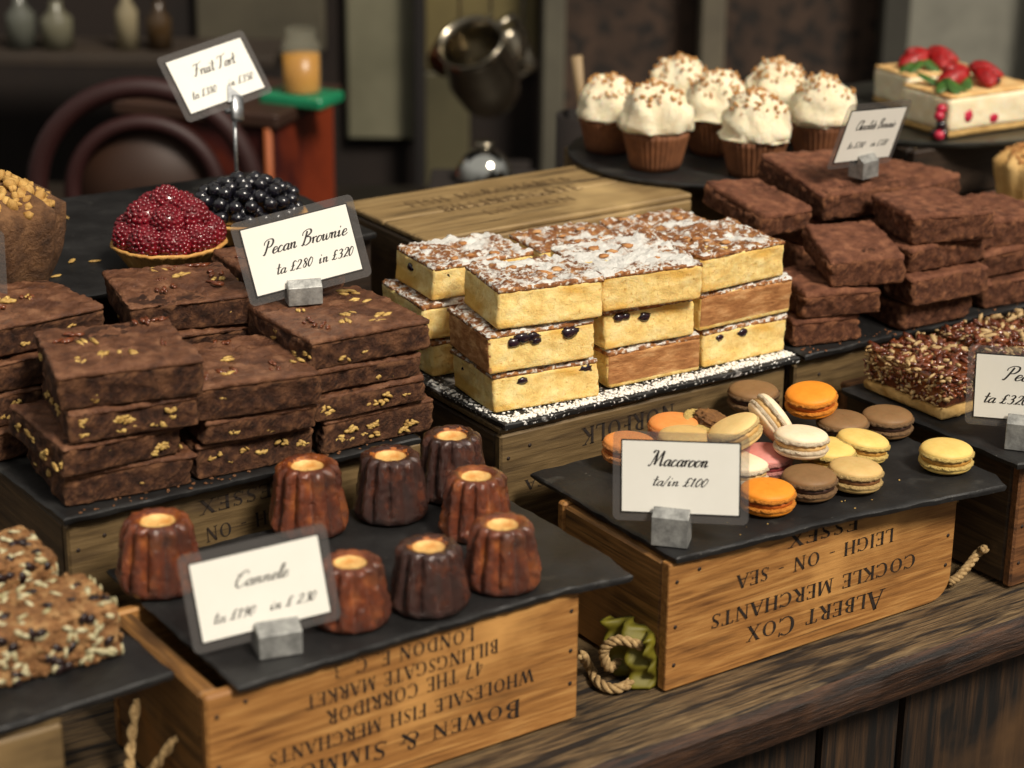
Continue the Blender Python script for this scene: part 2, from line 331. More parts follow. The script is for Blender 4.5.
SCR = {
 'a': (.5, [[(.38, .32), (.25, .4), (.08, .25), (.08, .05), (.2, 0), (.36, .18), (.4, .4)], [(.4, .4), (.36, .08), (.44, 0), (.56, .1)]]),
 'c': (.38, [[(.34, .33), (.22, .4), (.06, .22), (.08, .03), (.22, 0), (.42, .12)]]),
 'n': (.50, [[(.02, .28), (.08, .4), (.08, 0)], [(.08, .2), (.22, .38), (.32, .36), (.3, .1), (.36, 0), (.5, .1)]]),
 'r': (.32, [[(0, .3), (.08, .4), (.08, 0)], [(.08, .22), (.2, .4), (.32, .36)]]),
 'o': (.42, [[(.2, .4), (.05, .25), (.06, .04), (.2, 0), (.34, .15), (.33, .35), (.2, .4)], [(.33, .34), (.46, .3)]]),
 'w': (.6, [[(0, .32), (.08, .4), (.06, .08), (.15, 0), (.28, .15), (.3, .4)], [(.3, .3), (.3, .06), (.38, 0), (.52, .15), (.52, .38), (.62, .34)]]),
 'i': (.32, [[(.0, .25), (.1, .4), (.08, .06), (.14, 0), (.26, .1)], [(.13, .58), (.15, .68)]]),
 'e': (.36, [[(.04, .15), (.3, .26), (.26, .4), (.12, .36), (.04, .15), (.1, .01), (.22, 0), (.4, .12)]]),
 'l': (.25, [[(0, .1), (.22, .6), (.24, .88), (.14, .85), (.08, .4), (.08, .06), (.15, 0), (.27, .1)]]),
 'u': (.48, [[(0, .28), (.08, .4), (.06, .08), (.15, 0), (.32, .2), (.34, .4)], [(.34, .4), (.32, .06), (.4, 0), (.52, .1)]]),
 't': (.27, [[(.1, .8), (.08, .1), (.16, 0), (.29, .1)], [(-.08, .47), (.30, .50)]]),
 'h': (.46, [[(0, .1), (.2, .6), (.24, .88), (.14, .85), (.08, .4), (.06, 0)], [(.08, .2), (.22, .38), (.32, .36), (.3, .1), (.36, 0), (.48, .1)]]),
 'P': (.66, [[(.3, .9), (.2, .3), (.1, 0), (0, .05)], [(0, .65), (.02, .85), (.25, 1), (.55, .95), (.62, .72), (.48, .5), (.28, .46)]]),
 'B': (.74, [[(.3, .9), (.2, .3), (.1, 0), (0, .05)], [(0, .65), (.02, .85), (.25, 1), (.52, .97), (.58, .75), (.3, .52)], [(.3, .52), (.58, .45), (.6, .15), (.35, -.02), (.18, .06)]]),
 'M': (.96, [[(-.05, .05), (.08, .0), (.2, .5), (.28, .95)], [(.28, .95), (.34, .4), (.36, .05)], [(.36, .05), (.55, .6), (.7, .95)], [(.7, .95), (.72, .4), (.78, 0), (.92, .1)], [(.28, .95), (.1, .95), (.0, .8)]]),
 'C': (.62, [[(.58, .75), (.6, .95), (.4, 1), (.12, .7), (.06, .25), (.25, 0), (.5, .1), (.62, .25)], [(.3, .7), (.12, .75), (.0, .9)]]),
 'F': (.66, [[(.36, .88), (.28, .3), (.14, 0), (0, .08)], [(0, .75), (.1, .92), (.4, .88), (.75, 1)], [(.15, .48), (.5, .5)]]),
 'T': (.66, [[(.4, .9), (.3, .3), (.18, 0), (.02, .08)], [(0, .72), (.1, .92), (.4, .88), (.78, 1)]]),
 '0': (.42, [[(.2, .72), (.05, .45), (.05, .15), (.17, 0), (.32, .25), (.34, .58), (.2, .72)]]),
 '1': (.26, [[(.02, .55), (.16, .72), (.12, .3), (.1, 0)]]),
 '2': (.42, [[(.04, .55), (.14, .72), (.32, .66), (.3, .42), (.04, .02), (.2, .06), (.38, .02)]]),
 '3': (.42, [[(.06, .62), (.2, .72), (.34, .6), (.26, .42), (.14, .38)], [(.14, .38), (.34, .32), (.3, .06), (.14, 0), (.02, .08)]]),
 '5': (.42, [[(.38, .72), (.14, .7), (.08, .42), (.28, .4), (.32, .16), (.18, 0), (.02, .08)]]),
 '8': (.42, [[(.3, .62), (.2, .72), (.08, .58), (.2, .4), (.3, .18), (.16, 0), (.04, .14), (.16, .36), (.32, .52), (.3, .62)]]),
 '9': (.42, [[(.34, .6), (.2, .72), (.06, .52), (.14, .34), (.32, .5), (.34, .6), (.28, .2), (.1, 0)]]),
 '£': (.5, [[(.42, .62), (.32, .74), (.18, .6), (.2, .3), (.1, .04), (0, .04), (.12, .08), (.3, 0), (.42, .1)], [(.04, .36), (.34, .38)]]),
 '.': (.1, [[(.03, .0), (.06, .03)]]),
 '/': (.3, [[(.02, -.1), (.22, .85)]]),
}
def spline(p, n=5):
    if len(p) < 3: return p
    out = []
    for i in range(len(p)-1):
        a, b, c, d = p[max(i-1, 0)], p[i], p[i+1], p[min(i+2, len(p)-1)]
        for k in range(n):
            t = k/n
            out.append(tuple(.5*((2*b[j])+(-a[j]+c[j])*t+(2*a[j]-5*b[j]+4*c[j]-d[j])*t*t+(-a[j]+3*b[j]-3*c[j]+d[j])*t**3) for j in (0, 1)))
    out.append(p[-1]); return out
def script_line(mb, text, x, z, h, slant=.42, y=0, width=None):
    """cursive line in the card plane (x right, z up); returns nothing"""
    tot = sum((.32 if c == ' ' else SCR[c][0]) for c in text)
    s = h; sx = (width/tot) if width else h
    cx = 0
    for c in text:
        if c == ' ': cx += .32; continue
        for st in SCR[c][1]:
            pts = spline(st)
            pts = [((cx+a+slant*b)*sx, b*s) for a, b in pts]
            vs = []
            for i, q in enumerate(pts):
                a = pts[max(i-1, 0)]; b = pts[min(i+1, len(pts)-1)]
                dx, dy = b[0]-a[0], b[1]-a[1]; l = math.hypot(dx, dy) or 1
                wd = h*(.024 + .034*max(0, -dy/l) + .010*abs(dy/l))
                nx, ny = -dy/l*wd, dx/l*wd
                vs += [(x+q[0]+nx, y, z+q[1]+ny), (x+q[0]-nx, y, z+q[1]-ny)]
            mb.add(vs, [(2*i, 2*i+1, 2*i+3, 2*i+2) for i in range(len(pts)-1)])
        cx += SCR[c][0]

# ---------------------------------------------------------------- the setting
def struct(o, name=None): o['kind'] = 'structure'; return o
# counter: thick worn planks, wavy front arris
mb = MB()
nx_ = 150
X0, X1 = -1.1, 1.7
ys = [-.050, -.046, -.03, .0, .06, .12, .5, 1.0]
def cz(x, y): return -.0005 + .0012*noise.noise(Vector((x*3, y*30, 0))) - (.0008 if y > -.04 else .004+.003*abs(noise.noise(Vector((x*9, 0, 2)))))
vs = []; K = len(ys)
for i in range(nx_+1):
    x = X0+(X1-X0)*i/nx_
    e = .005*noise.noise(Vector((x*5, 1, 0)))+.004*noise.noise(Vector((x*21, 3, 0)))
    vs += [(x, y+(e if y < -.02 else 0), cz(x, y)) for y in ys]
    vs += [(x, 1.0, -.04), (x, -.046, -.04), (x, -.050+e*.7, -.034), (x, -.052+e, -.008)]
KK = K+4
mb.add(vs, [(i*KK+j, i*KK+(j+1) % KK, (i+1)*KK+(j+1) % KK, (i+1)*KK+j) for i in range(nx_) for j in range(KK)])
counter = struct(mb.build('trim_counter_plank', M_counter, auto=60))
mb = MB()
vs = []
for i in range(nx_+1):
    x = X0+(X1-X0)*i/nx_; e = .003*noise.noise(Vector((x*8, 9, 0)))+.002*noise.noise(Vector((x*31, 3, 0)))
    vs += [(x, -.045, -.0405), (x, -.057+e, -.0405), (x, -.061+e, -.037), (x, -.0615+e, -.010), (x, -.0545+e*.5, -.004), (x, -.0535+e*.5, -.006), (x, -.0535, -.0405)]
mb.add(vs, [(i*7+j, i*7+(j+1) % 7, (i+1)*7+(j+1) % 7, (i+1)*7+j) for i in range(nx_) for j in range(7)])
struct(mb.build('trim_counter_lip', M_lip, auto=50))
mb = MB()
x = -1.1; k = 0
while x < 1.7:
    wd = .085+.03*((k*37) % 5)/5; mb.rbox((x+wd/2, .0-.004*(k % 3), -.38), (wd-.004, .02, .67), .002); x += wd; k += 1
mb.box((.3, .016, -.38), (2.8, .004, .67))
struct(mb.build('trim_front_panel', M_panel, smooth=False))
# shop floor
mb = MB(); mb.box((.8, 1.8, -.73), (6, 5, .02)); struct(mb.build('floor', mat('dark_floor', [(30, 24, 20), (48, 40, 32)], rough=.8), smooth=False))

# ---------------------------------------------------------------- crates
def board(name, parent, c, d, m, corner=None, bev=.002):
    mb = MB()
    mb.rbox(c, d, bev)
    return mb.build(name, m, parent, smooth=False)
def nails(parent, pts, y, nz=0):
    for (x, z) in pts:
        mb = MB(); mb.lathe([(0.0002, -.0012), (.0014, -.0006), (.0018, .0002), (.0002, .0004)], 8)
        mb.build('nail', M_nail, parent, loc=(x, y, z), rot=(PI/2, 0, 0))
def crate(name, label, x, y, w, d, h, z=0, yaw=0, mf=M_honey, me=M_honey_end, cut=None, lines=(), rope=(), group=None, nail=True, top=True, endlines=()):
    """wooden box standing upside down; x, y = front left corner; local origin there"""
    r = empty(name, (x, y, z), (0, 0, R(yaw)), label, 'crate', group)
    t = .010
    if cut:                                   # front board with a rounded-off lower corner
        c = cut; pts = [(0, .0006), (w-c, .0006)]+[(w-c+c*math.sin(a), .0006+c-c*math.cos(a)) for a in [PI/2*k/6 for k in range(1, 7)]]+[(w, h), (0, h)]
        mb = MB(); n = len(pts)
        mb.add([(a, 0, b) for a, b in pts]+[(a, t, b) for a, b in pts], [list(range(n)), list(range(n, 2*n))[::-1]]+[(i, (i+1) % n, n+(i+1) % n, n+i) for i in range(n)])
        fb = mb.build('front_board', mf, r, smooth=False)
        bv = fb.modifiers.new('b', 'BEVEL'); bv.width = .0015; bv.segments = 2
    else:
        fb = board('front_board', r, (w/2, t/2, h/2+.0003), (w, t, h-.0006), mf)
    board('back_board', r, (w/2, d-t/2, h/2+.0003), (w, t, h-.0006), mf)
    for q, xx in enumerate((t*.75, w-t*.75)):
        eb = board('end_board', r, (xx+(.0003 if q == 0 else -.0003), d/2, h/2), (t*1.5, d-2*t-.0006, h-.003), me)
        if q in rope:
            sx = -1 if q == 0 else 1
            for k in range(2):
                mb = MB(); pts = []
                ex = xx+sx*(t*.75)
                for i in range(41):
                    a = i/40; yy = d*.3+d*.4*a; sag = math.sin(PI*a)
                    p = Vector((ex+sx*(.002+.02*sag), yy, h*.52-.045*sag)); ph = i*.9+PI*k
                    pts.append(p+Vector((math.cos(ph)*.0022, 0, math.sin(ph)*.0022)))
                mb.tube(pts, .0026, 6); mb.build('rope_handle', M_rope, eb)
    if top:
        n = 2
        for i in range(n):
            bw = (w-.0)/1; dd = d/n
            board('base_board', r, (w/2, dd*(i+.5), h+.0035), (w, dd-.0012, .006), mf)
    if nail:
        nails(fb, [(.008, h*.2), (.008, h*.5), (.008, h*.85), (w-.008, h*.3), (w-.008, h*.55), (w-.008, h*.85), (.03, h*.9)], -.0002)
    if lines:
        mb = MB(); mi = r.matrix_basis.inverted() if False else (Matrix.Translation(r.location) @ Euler(r.rotation_euler).to_matrix().to_4x4()).inverted()
        for ln_ in lines:
            if ln_ is None: mb.build('painted_lettering', M_ink, fb, smooth=False); mb = MB(); continue
            (txt, pl, pr_, hh, caps) = ln_
            # pl / pr_ : where the upside-down line's left and right ends stand (its foot is uppermost)
            a = mi @ PY(pl[0], pl[1], y); b = mi @ PY(pr_[0], pr_[1], y)
            a.y = b.y = -.0005
            uxx = (a-b); wd = uxx.length; uxx.normalize(); uyy = Vector((0, -1, 0)).cross(uxx)*-1
            if uyy.z > 0: uyy = -uyy
            serif_line(mb, txt, b-uyy*hh, uxx, uyy, hh, wd, caps)
        mb.build('painted_lettering', M_ink, fb, smooth=False)
    return r
SLT = .006
crate('cockle_crate', 'honey coloured wooden crate printed ALBERT COX upside down, under the macaron slate', 0, 0, .313, .150, .1112,
      mf=M_honey, cut=.022, rope=(), top=False,
      lines=[('ESSEX', (786, 549), (858, 529), .0125, None), ('LEIGH - ON - SEA', (735, 590), (893, 541), .0125, None),
             ('COCKLE MERCHANTS', (709, 630), (915, 566), .0130, None), ('ALBERT COX', (744, 647), (882, 607), .0175, .78)])
crate('fish_crate', 'honey coloured wooden crate printed BOWEN & SIMMONS upside down, under the canele slate', -.394, .004, .312, .160, .1112,
      mf=M_honey, rope=(0,), top=False,
      lines=[('BOWEN & SIMMONS', (262, 796), (520, 716), .0150, .78), ('WHOLESALE FISH MERCHANTS', (268, 768), (533, 681), .0112, None),
             ('47 THE CORRIDOR', (326, 726), (483, 674), .0118, None), ('BILLINGSGATE MARKET', (305, 711), (498, 652), .0112, None),
             ('LONDON E. C. 3', (333, 680), (474, 640), .0112, None)])
crate('back_fish_crate', 'dim shaded wooden crate printed ESSEX upside down, under the pecan brownie slate', -.386, .252, .318, .26, .1425, mf=M_grey, me=M_grey_end,
      lines=[('ESSEX', (198, 516), (272, 496), .0125, None), ('LEIGH - ON - SEA', (150, 560), (305, 512), .0125, None)])
crate('norfolk_crate', 'dim shaded wooden crate printed NORFOLK upside down, under the fruit cake slate', -.008, .222, .318, .24, .1455, mf=M_grey, me=M_grey_end,
      lines=[('NORFOLK', (581, 446), (674, 420), .0165, None), None, ('SA', (524, 491), (545, 485), .010, None)])
crate('plain_crate', 'dim plain shaded wooden crate under the chocolate brownie slate, behind the macarons', .322, .222, .34, .24, .1455, mf=M_grey, me=M_grey_end, nail=True)
M_redw = wood('crate_wood_reddish', [(74, 46, 26), (112, 72, 40), (140, 96, 56)], 'x', dark=(44, 26, 14), stain=(.55, .7))
crate('corner_crate', 'reddish brown wooden crate standing on the counter at the right edge',   .370, -.017, .33, .23, .1165, mf=M_redw, me=M_grey_end, rope=(0,))
crate('low_left_crate', 'wooden crate under the seeded flapjack slate at the bottom left corner', -.775, .030, .290, .19, .108, mf=M_grey, me=M_grey_end, nail=False)
# upturned crate with a printed lid behind the cakes
lc = crate('lidded_crate', 'pale upturned wooden crate with faded print on top, behind the fruit cakes', .082, .482, .322, .162, .0925, z=.140, mf=M_pale, me=M_grey_end)
mb = MB()
for k, (t, yy, hh, xx, ww) in enumerate((('FISH MERCHANTS', .118, .018, .05, .2), ('BILLINGSGATE', .085, .02, .07, .17), ('LONDON', .052, .016, .10, .11))):
    serif_line(mb, t, Vector((xx, yy-hh/2, .0995)), Vector((1, 0, 0)), Vector((0, 1, 0)), hh, ww)
mb.build('faded_print', mat('faded_ink', [(66, 48, 30), (130, 104, 70)], scale=60, pos=(.4, .62)), lc, smooth=False)
# what the rear row stands on
M_darkw = wood('dark_wood', [(24, 17, 12), (40, 29, 20), (54, 40, 28)], 'x')  # darker wood tone for the visible boards of some rear crates
def riser(name, label, x0, x1, y0, y1, z0, z1, mw=None):
    r = empty(name, ((x0+x1)/2, (y0+y1)/2, z0), (0, 0, 0), label, 'crate')
    w_, d_, h_ = x1-x0, y1-y0, z1-z0
    n = max(1, round(h_/.07)); hh = h_/n
    for i in range(n):
        board('side_board', r, (0, -d_/2+.006, hh*(i+.5)), (w_, .012, hh-.002), mw or M_grey)
        board('side_board', r, (0, d_/2-.006, hh*(i+.5)), (w_, .012, hh-.002), M_grey)
    for s in (-1, 1): board('end_board', r, (s*(w_/2-.006), 0, h_/2), (.0118, d_-.025, h_-.002), mw or M_grey_end)
    board('base_board', r, (0, 0, h_-.004), (w_-.025, d_-.025, .0078), M_grey)
    return r
riser('rear_crate', 'dark tall crate under the fruit tart slate', -.47, .055, .54, .80, 0, .2335, M_darkw)
riser('rear_crate', 'dark crate below the printed pale lid crate', .085, .40, .49, .70, 0, .1395)
riser('rear_crate', 'dark tall crate under the round cupcake slate', .41, .62, .52, .72, 0, .2395)
riser('rear_crate', 'brown crate side under the cheesecake slate at the right', .70, 1.02, .462, .72, 0, .2495, M_darkw)

# ---------------------------------------------------------------- slates
def slate(name, label, pts, z, th=SLT, seed=0, mt=None, cat='slate', jit=.0016):
    """irregular board; pts = outline, z = top"""
    rr_ = random.Random(seed); out = []
    n = len(pts)
    for i in range(n):
        a = Vector(pts[i]); b = Vector(pts[(i+1) % n]); L = (b-a).length; k = max(2, int(L/.006)); nr = Vector((-(b-a).y, (b-a).x)).normalized()
        for j in range(k):
            q = a+(b-a)*(j/k); e = jit*(noise.noise(Vector((q.x*40, q.y*40, seed)))+.6*noise.noise(Vector((q.x*160, q.y*160, seed))))
            out.append(q+nr*e)
    m = len(out); cx = sum(q.x for q in out)/m; cy = sum(q.y for q in out)/m
    c = Vector((cx, cy)); vs = []
    def ring(ins, zz, jz=0):
        for q in out:
            d = (c-q); d.normalize(); e = ins*(1+.8*noise.noise(Vector((q.x*90, q.y*90, seed+zz*50))))
            p = q+d*e; vs.append((p.x-cx, p.y-cy, zz+jz*noise.noise(Vector((q.x*60, q.y*60, 5)))))
    ring(.006, 0); ring(.0022, -.0002, .0004); ring(.0002, -.0016, .001); ring(.0004, -th*.6, .001); ring(.002, -th)
    f = []
    for k in range(4): f += [(k*m+i, k*m+(i+1) % m, (k+1)*m+(i+1) % m, (k+1)*m+i) for i in range(m)]
    f.append(list(range(m))); f.append([4*m+i for i in range(m)][::-1])
    mb = MB(); mb.add(vs, f)
    o = mb.build(name, mt or M_slate, loc=(cx, cy, z), auto=40); tag(o, label, cat); return o
Z1, ZM, ZL, ZT, ZC, ZR = .118, .158, .155, .24, .246, .130
slate('slate_board', 'large dark slate board under the caneles, on the BOWEN & SIMMONS crate', [(-.374, -.004), (-.10, -.002), (-.043, -.010), (-.036, .04), (-.043, .215), (-.372, .215)], Z1, seed=1)
slate('slate_board', 'dark slate board under the macarons, on the ALBERT COX crate', [(.003, -.004), (.17, -.018), (.327, -.041), (.336, -.02), (.335, .05), (.3325, .19), (.16, .198), (.006, .198)], Z1, seed=2)
M_dust = mat('slate_dusted', [(22, 21, 21), (38, 37, 36)], scale=14, rough=.55, bump=.3, bscale=60, bdist=.001, spots=[((244, 242, 238), 30, .60, .70), ((244, 242, 238), 300, .60, .66)])
slate('slate_board', 'dark slate board dusted with white icing sugar under the fruit cake slices', [(-.008, .216), (.318, .212), (.318, .52-.05), (-.012, .47)], ZM, seed=3, mt=M_dust)
slate('slate_board', 'dark slate board under the plain chocolate brownie pile', [(.324, .212), (.70, .206), (.70, .475), (.326, .475)], ZM, seed=4)
slate('slate_board', 'dark slate board under the pecan brownie pile at the left', [(-.393, .240), (-.078, .236), (-.070, .52), (-.402, .52)], ZL, seed=5)
slate('slate_board', 'slate board under the pecan caramel slices, at the right edge', [(.345, -.035), (.71, -.05), (.71, .185), (.346, .185)], ZR, seed=6)
slate('slate_board', 'dark slate board under the seeded flapjack slices, bottom left', [(-.80, .005), (-.60, .020), (-.401, .034), (-.404, .12), (-.412, .22), (-.80, .22)], .1205, seed=7)
slate('slate_board', 'dark slate board under the fruit tarts and the muffin', [(-.48, .500), (-.20, .492), (.055, .53), (.066, .80), (-.48, .82)], ZT, seed=8)
cxr, cyr, rr0 = .509, .600, .146
slate('round_slate', 'round dark slate plate under the cupcakes', [(cxr+rr0*math.cos(2*PI*i/36), cyr+rr0*math.sin(2*PI*i/36)) for i in range(36)], ZC, seed=9, jit=.0005)
slate('glass_plate', 'dark glossy round edged plate under the cheesecake slices', [(.87+.20*math.cos(2*PI*i/40), .575+.165*math.sin(2*PI*i/40)) for i in range(40)], .256, seed=10, jit=.0002, cat='plate',
      mt=mat('dark_glass_plate', [(34, 34, 31), (48, 47, 42)], rough=.3))

# ---------------------------------------------------------------- food blocks
def rough_block(mb, w, d, h, seed, rad=.006, amp=.0012, step=.0028, fr=45, topbump=.0, zc=0, side=None, ox=0, oy=0, warp=.0012, wseed=None):
    """rounded, crumbly block, base centred on (ox, oy, zc)"""
    n = [max(2, int(w/step)), max(2, int(d/step)), max(2, int(h/(step*.8)))]
    dim = (w, d, h); idx = {}; vs = []; sv = Vector((seed*1.7, seed*.9, seed*2.3)); sv0 = Vector((wseed or seed, 2.7*(wseed or seed), 0)); rk = random.Random(wseed or 1); sk = [rk.uniform(-1, 1)*q for q in (.10, .14, .10, .14)] if wseed else (0, 0, 0, 0)
    if wseed: sk = [q*min(1, warp/.0024) for q in sk]
    def vert(i, j, k):
        key = (i, j, k)
        if key in idx: return idx[key]
        p = Vector(((i/n[0]-.5)*w, (j/n[1]-.5)*d, (k/n[2]-.5)*h))
        q = Vector([max(-dim[a]/2+rad, min(dim[a]/2-rad, p[a])) for a in range(3)])
        e = p-q; nn = e.normalized() if e.length > 1e-9 else Vector()
        p2 = q+nn*min(rad, e.length if e.length > 0 else 0)
        s_ = p2*fr+sv
        f_ = noise.noise(s_)+.6*noise.noise(s_*2.6)+.5*noise.noise(s_*6)
        a_ = amp
        if side and abs(nn.z) < .7: a_ = side
        if nn.z > .6: a_ = amp*.8+topbump
        if nn.z < -.6: a_ = 0
        low = noise.noise(Vector((p.x*14, p.y*14, seed*3)))
        p2 = p2+nn*(f_*a_)
        g_ = Vector((p2.x*17, p2.y*17, (p2.z+zc)*22))+sv0
        k_ = warp*.5
        p2.x += k_*noise.noise(g_)*2.2; p2.y += k_*noise.noise(g_+Vector((9, 3, 1)))*2.2
        zr_ = (p2.z+h/2+zc)
        p2.x, p2.y = p2.x*(1+sk[0]*p2.y/d)+sk[1]*zr_, p2.y*(1+sk[2]*p2.x/w)+sk[3]*zr_
        if nn.z > .3: p2.z += low*warp*1.1
        if nn.z < -.1: p2.z = max(p2.z, -h/2)
        idx[key] = len(vs); vs.append((p2.x+ox, p2.y+oy, p2.z+h/2+zc)); return idx[key]
    f = []
    for ax in range(3):
        o = [a for a in range(3) if a != ax]
        for sg in (0, n[ax]):
            for i in range(n[o[0]]):
                for j in range(n[o[1]]):
                    q = []
                    for (a, b) in ((0, 0), (1, 0), (1, 1), (0, 1)):
                        t = [0, 0, 0]; t[ax] = sg; t[o[0]] = i+a; t[o[1]] = j+b; q.append(vert(*t))
                    f.append(q)
    mb.add(vs, f)
def nutty(mb, w, d, h, k, rr_, sides=True, z0=0, size=(.0018, .0036), top=False, front=.5):
    for _ in range(k):
        s = rr_.uniform(*size); ax = rr_.random()
        if top: p = (rr_.uniform(-.45, .45)*w, rr_.uniform(-.45, .45)*d, h+z0)
        elif ax < front: p = (rr_.uniform(-.45, .45)*w, -d/2+.0005, z0+rr_.uniform(.2, .8)*h)
        elif ax < .9: p = (-w/2+.0005, rr_.uniform(-.45, .45)*d, z0+rr_.uniform(.2, .8)*h)
        else: p = (w/2-.0005, rr_.uniform(-.45, .45)*d, z0+rr_.uniform(.2, .8)*h)
        for q in range(rr_.choice((3, 4, 6))):
            M = Euler((rr_.uniform(-.4, .4), rr_.uniform(-.9, .9), rr_.uniform(-.3, .3))).to_matrix()
            sc_ = (s*1.0, s*.45, s*.5) if not top else (s*1.2, s*.7, s*.45)
            if abs(p[0]) > w/2-.002: sc_ = (s*.45, s*1.1, s*.5)
            c = (p[0]+(rr_.uniform(-1, 1)*s*1.3 if sc_[0] > s*.5 else 0), p[1]+(rr_.uniform(-1, 1)*s*1.3 if sc_[1] > s*.5 else 0), p[2]+(rr_.uniform(-.5, .5)*s if not top else 0))
            mb.blob(c, sc_, 1, M, .5, rr_.random()*50)
def place(c, yaw, w, d, tilt=0, roll=0):
    """root position of a block from its near (front-left) bottom corner"""
    Rm = Matrix.Rotation(R(yaw), 3, 'Z') @ Matrix.Rotation(R(tilt), 3, 'X') @ Matrix.Rotation(R(roll), 3, 'Y')
    ctr = Vector(c) + Rm @ Vector((w/2, d/2, 0))
    return ctr, Rm.to_euler()

# --- pecan brownies, left pile
def pecan_brownie(label, c, yaw, w, d, h, seed, tilt=0, roll=0, nuts=10, topn=7):
    loc, rot = place(c, yaw, w, d, tilt, roll)
    r = empty('pecan_brownie', loc, rot, label, 'brownie', 'pecan brownies piled on the left slate')
    mb = MB(); rough_block(mb, w, d, h-.0030, seed, .0036, .0008, .0026, 90, side=.0023, warp=.0028, wseed=seed)
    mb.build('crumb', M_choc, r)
    mb = MB(); rough_block(mb, w+.0008, d+.0008, .0046, seed+9, .0022, .0008, .0026, 75, topbump=.0014, zc=h-.0052, side=.0021, warp=.0028, wseed=seed)
    mb.build('baked_top', M_choctop, r)
    rr_ = random.Random(seed)
    if nuts: mb = MB(); nutty(mb, w, d, h-.006, nuts, rr_, z0=.001); tag(mb.build('nut_pieces', M_nut, r), kind='stuff')
    if topn:
        for _ in range(topn):
            mb = MB(); s = rr_.uniform(.004, .007); M = Euler((0, 0, rr_.uniform(0, 6))).to_matrix()
            p = (rr_.uniform(-.4, .4)*w, rr_.uniform(-.42, .42)*d, h+.0003)
            [mb.blob((p[0]+rr_.uniform(-1, 1)*s, p[1]+rr_.uniform(-1, 1)*s, p[2]), (s*rr_.uniform(.5, 1.2), s*.36, s*.26), 1, M, .6, rr_.random()*50) for _q in range(4)]
            mb.build('pecan_half', M_pecan if rr_.random() < .6 else M_nut, r)
    return r
z = ZL+.0005
PB = [  # label, near corner, yaw, w, d, h
 ('lowest pecan brownie of the front left stack, its paler edge on the slate', (-.384, .256, z), -5, .100, .105, .0275, 0),
 ('nut studded pecan brownie second from the bottom of the front left stack', (-.391, .250, z+.028), -3, .102, .105, .0265, 0),
 ('nut studded pecan brownie directly under the big top slab of the front left stack', (-.380, .246, z+.055), -10, .098, .105, .0255, 0),
 ('large smooth topped pecan brownie on top of the front left stack', (-.384, .249, z+.081), -13, .108, .112, .0310, 0),
 ('lowest pecan brownie of the front middle stack, above the word ESSEX', (-.277, .250, z), -3, .101, .100, .0290, 0),
 ('thin pecan brownie in the middle of the front middle stack', (-.272, .246, z+.0295), -6, .096, .100, .0215, 0),
 ('pecan brownie on top of the front middle stack with nuts on its corner', (-.276, .243, z+.0515), -9, .100, .104, .0310, 0),
 ('lowest pecan brownie of the front right stack beside the caneles', (-.166, .246, z), -3, .100, .100, .0290, 0),
 ('pecan brownie second from the bottom of the front right stack', (-.172, .244, z+.0295), -4, .100, .100, .0220, 0),
 ('dark pecan brownie third from the bottom of the front right stack', (-.170, .246, z+.052), -2, .096, .100, .0210, 0),
 ('pecan brownie on top of the front right stack holding the price sign', (-.176, .242, z+.0735), 0, .108, .114, .0270, 0),
]
for i, (lb, c, yaw, w_, d_, h_, tl) in enumerate(PB):
    pecan_brownie(lb, c, yaw, w_, d_, h_, i+1, 0, nuts=(4, 26, 28, 9, 12, 18, 10, 22, 18, 4, 10)[i], topn=9 if i in (3, 6, 10) else 0)
row2 = [('back left stack at the left edge', (-.392, .374), (0, .101), 4, 2), ('back middle stack behind the tall front slab', (-.268, .366), (-6, .104), 4, -12), ('back right stack behind the price sign', (-.152, .372), (0, .084), 4, -5)]
for si, (lb, (x, y), (_, w_), n_, yw) in enumerate(row2):
    for k in range(n_):
        nm = ('lowest', 'second lowest', 'second highest', 'topmost')[k]
        hh = .0275
        pecan_brownie(nm+' pecan brownie of the '+lb, (x+.003*((k*7) % 3-1), y+.002*k, z+k*(hh+.0005)), yw, w_, .1, hh, 40+si*5+k, nuts=6, topn=10 if k == n_-1 else 0)

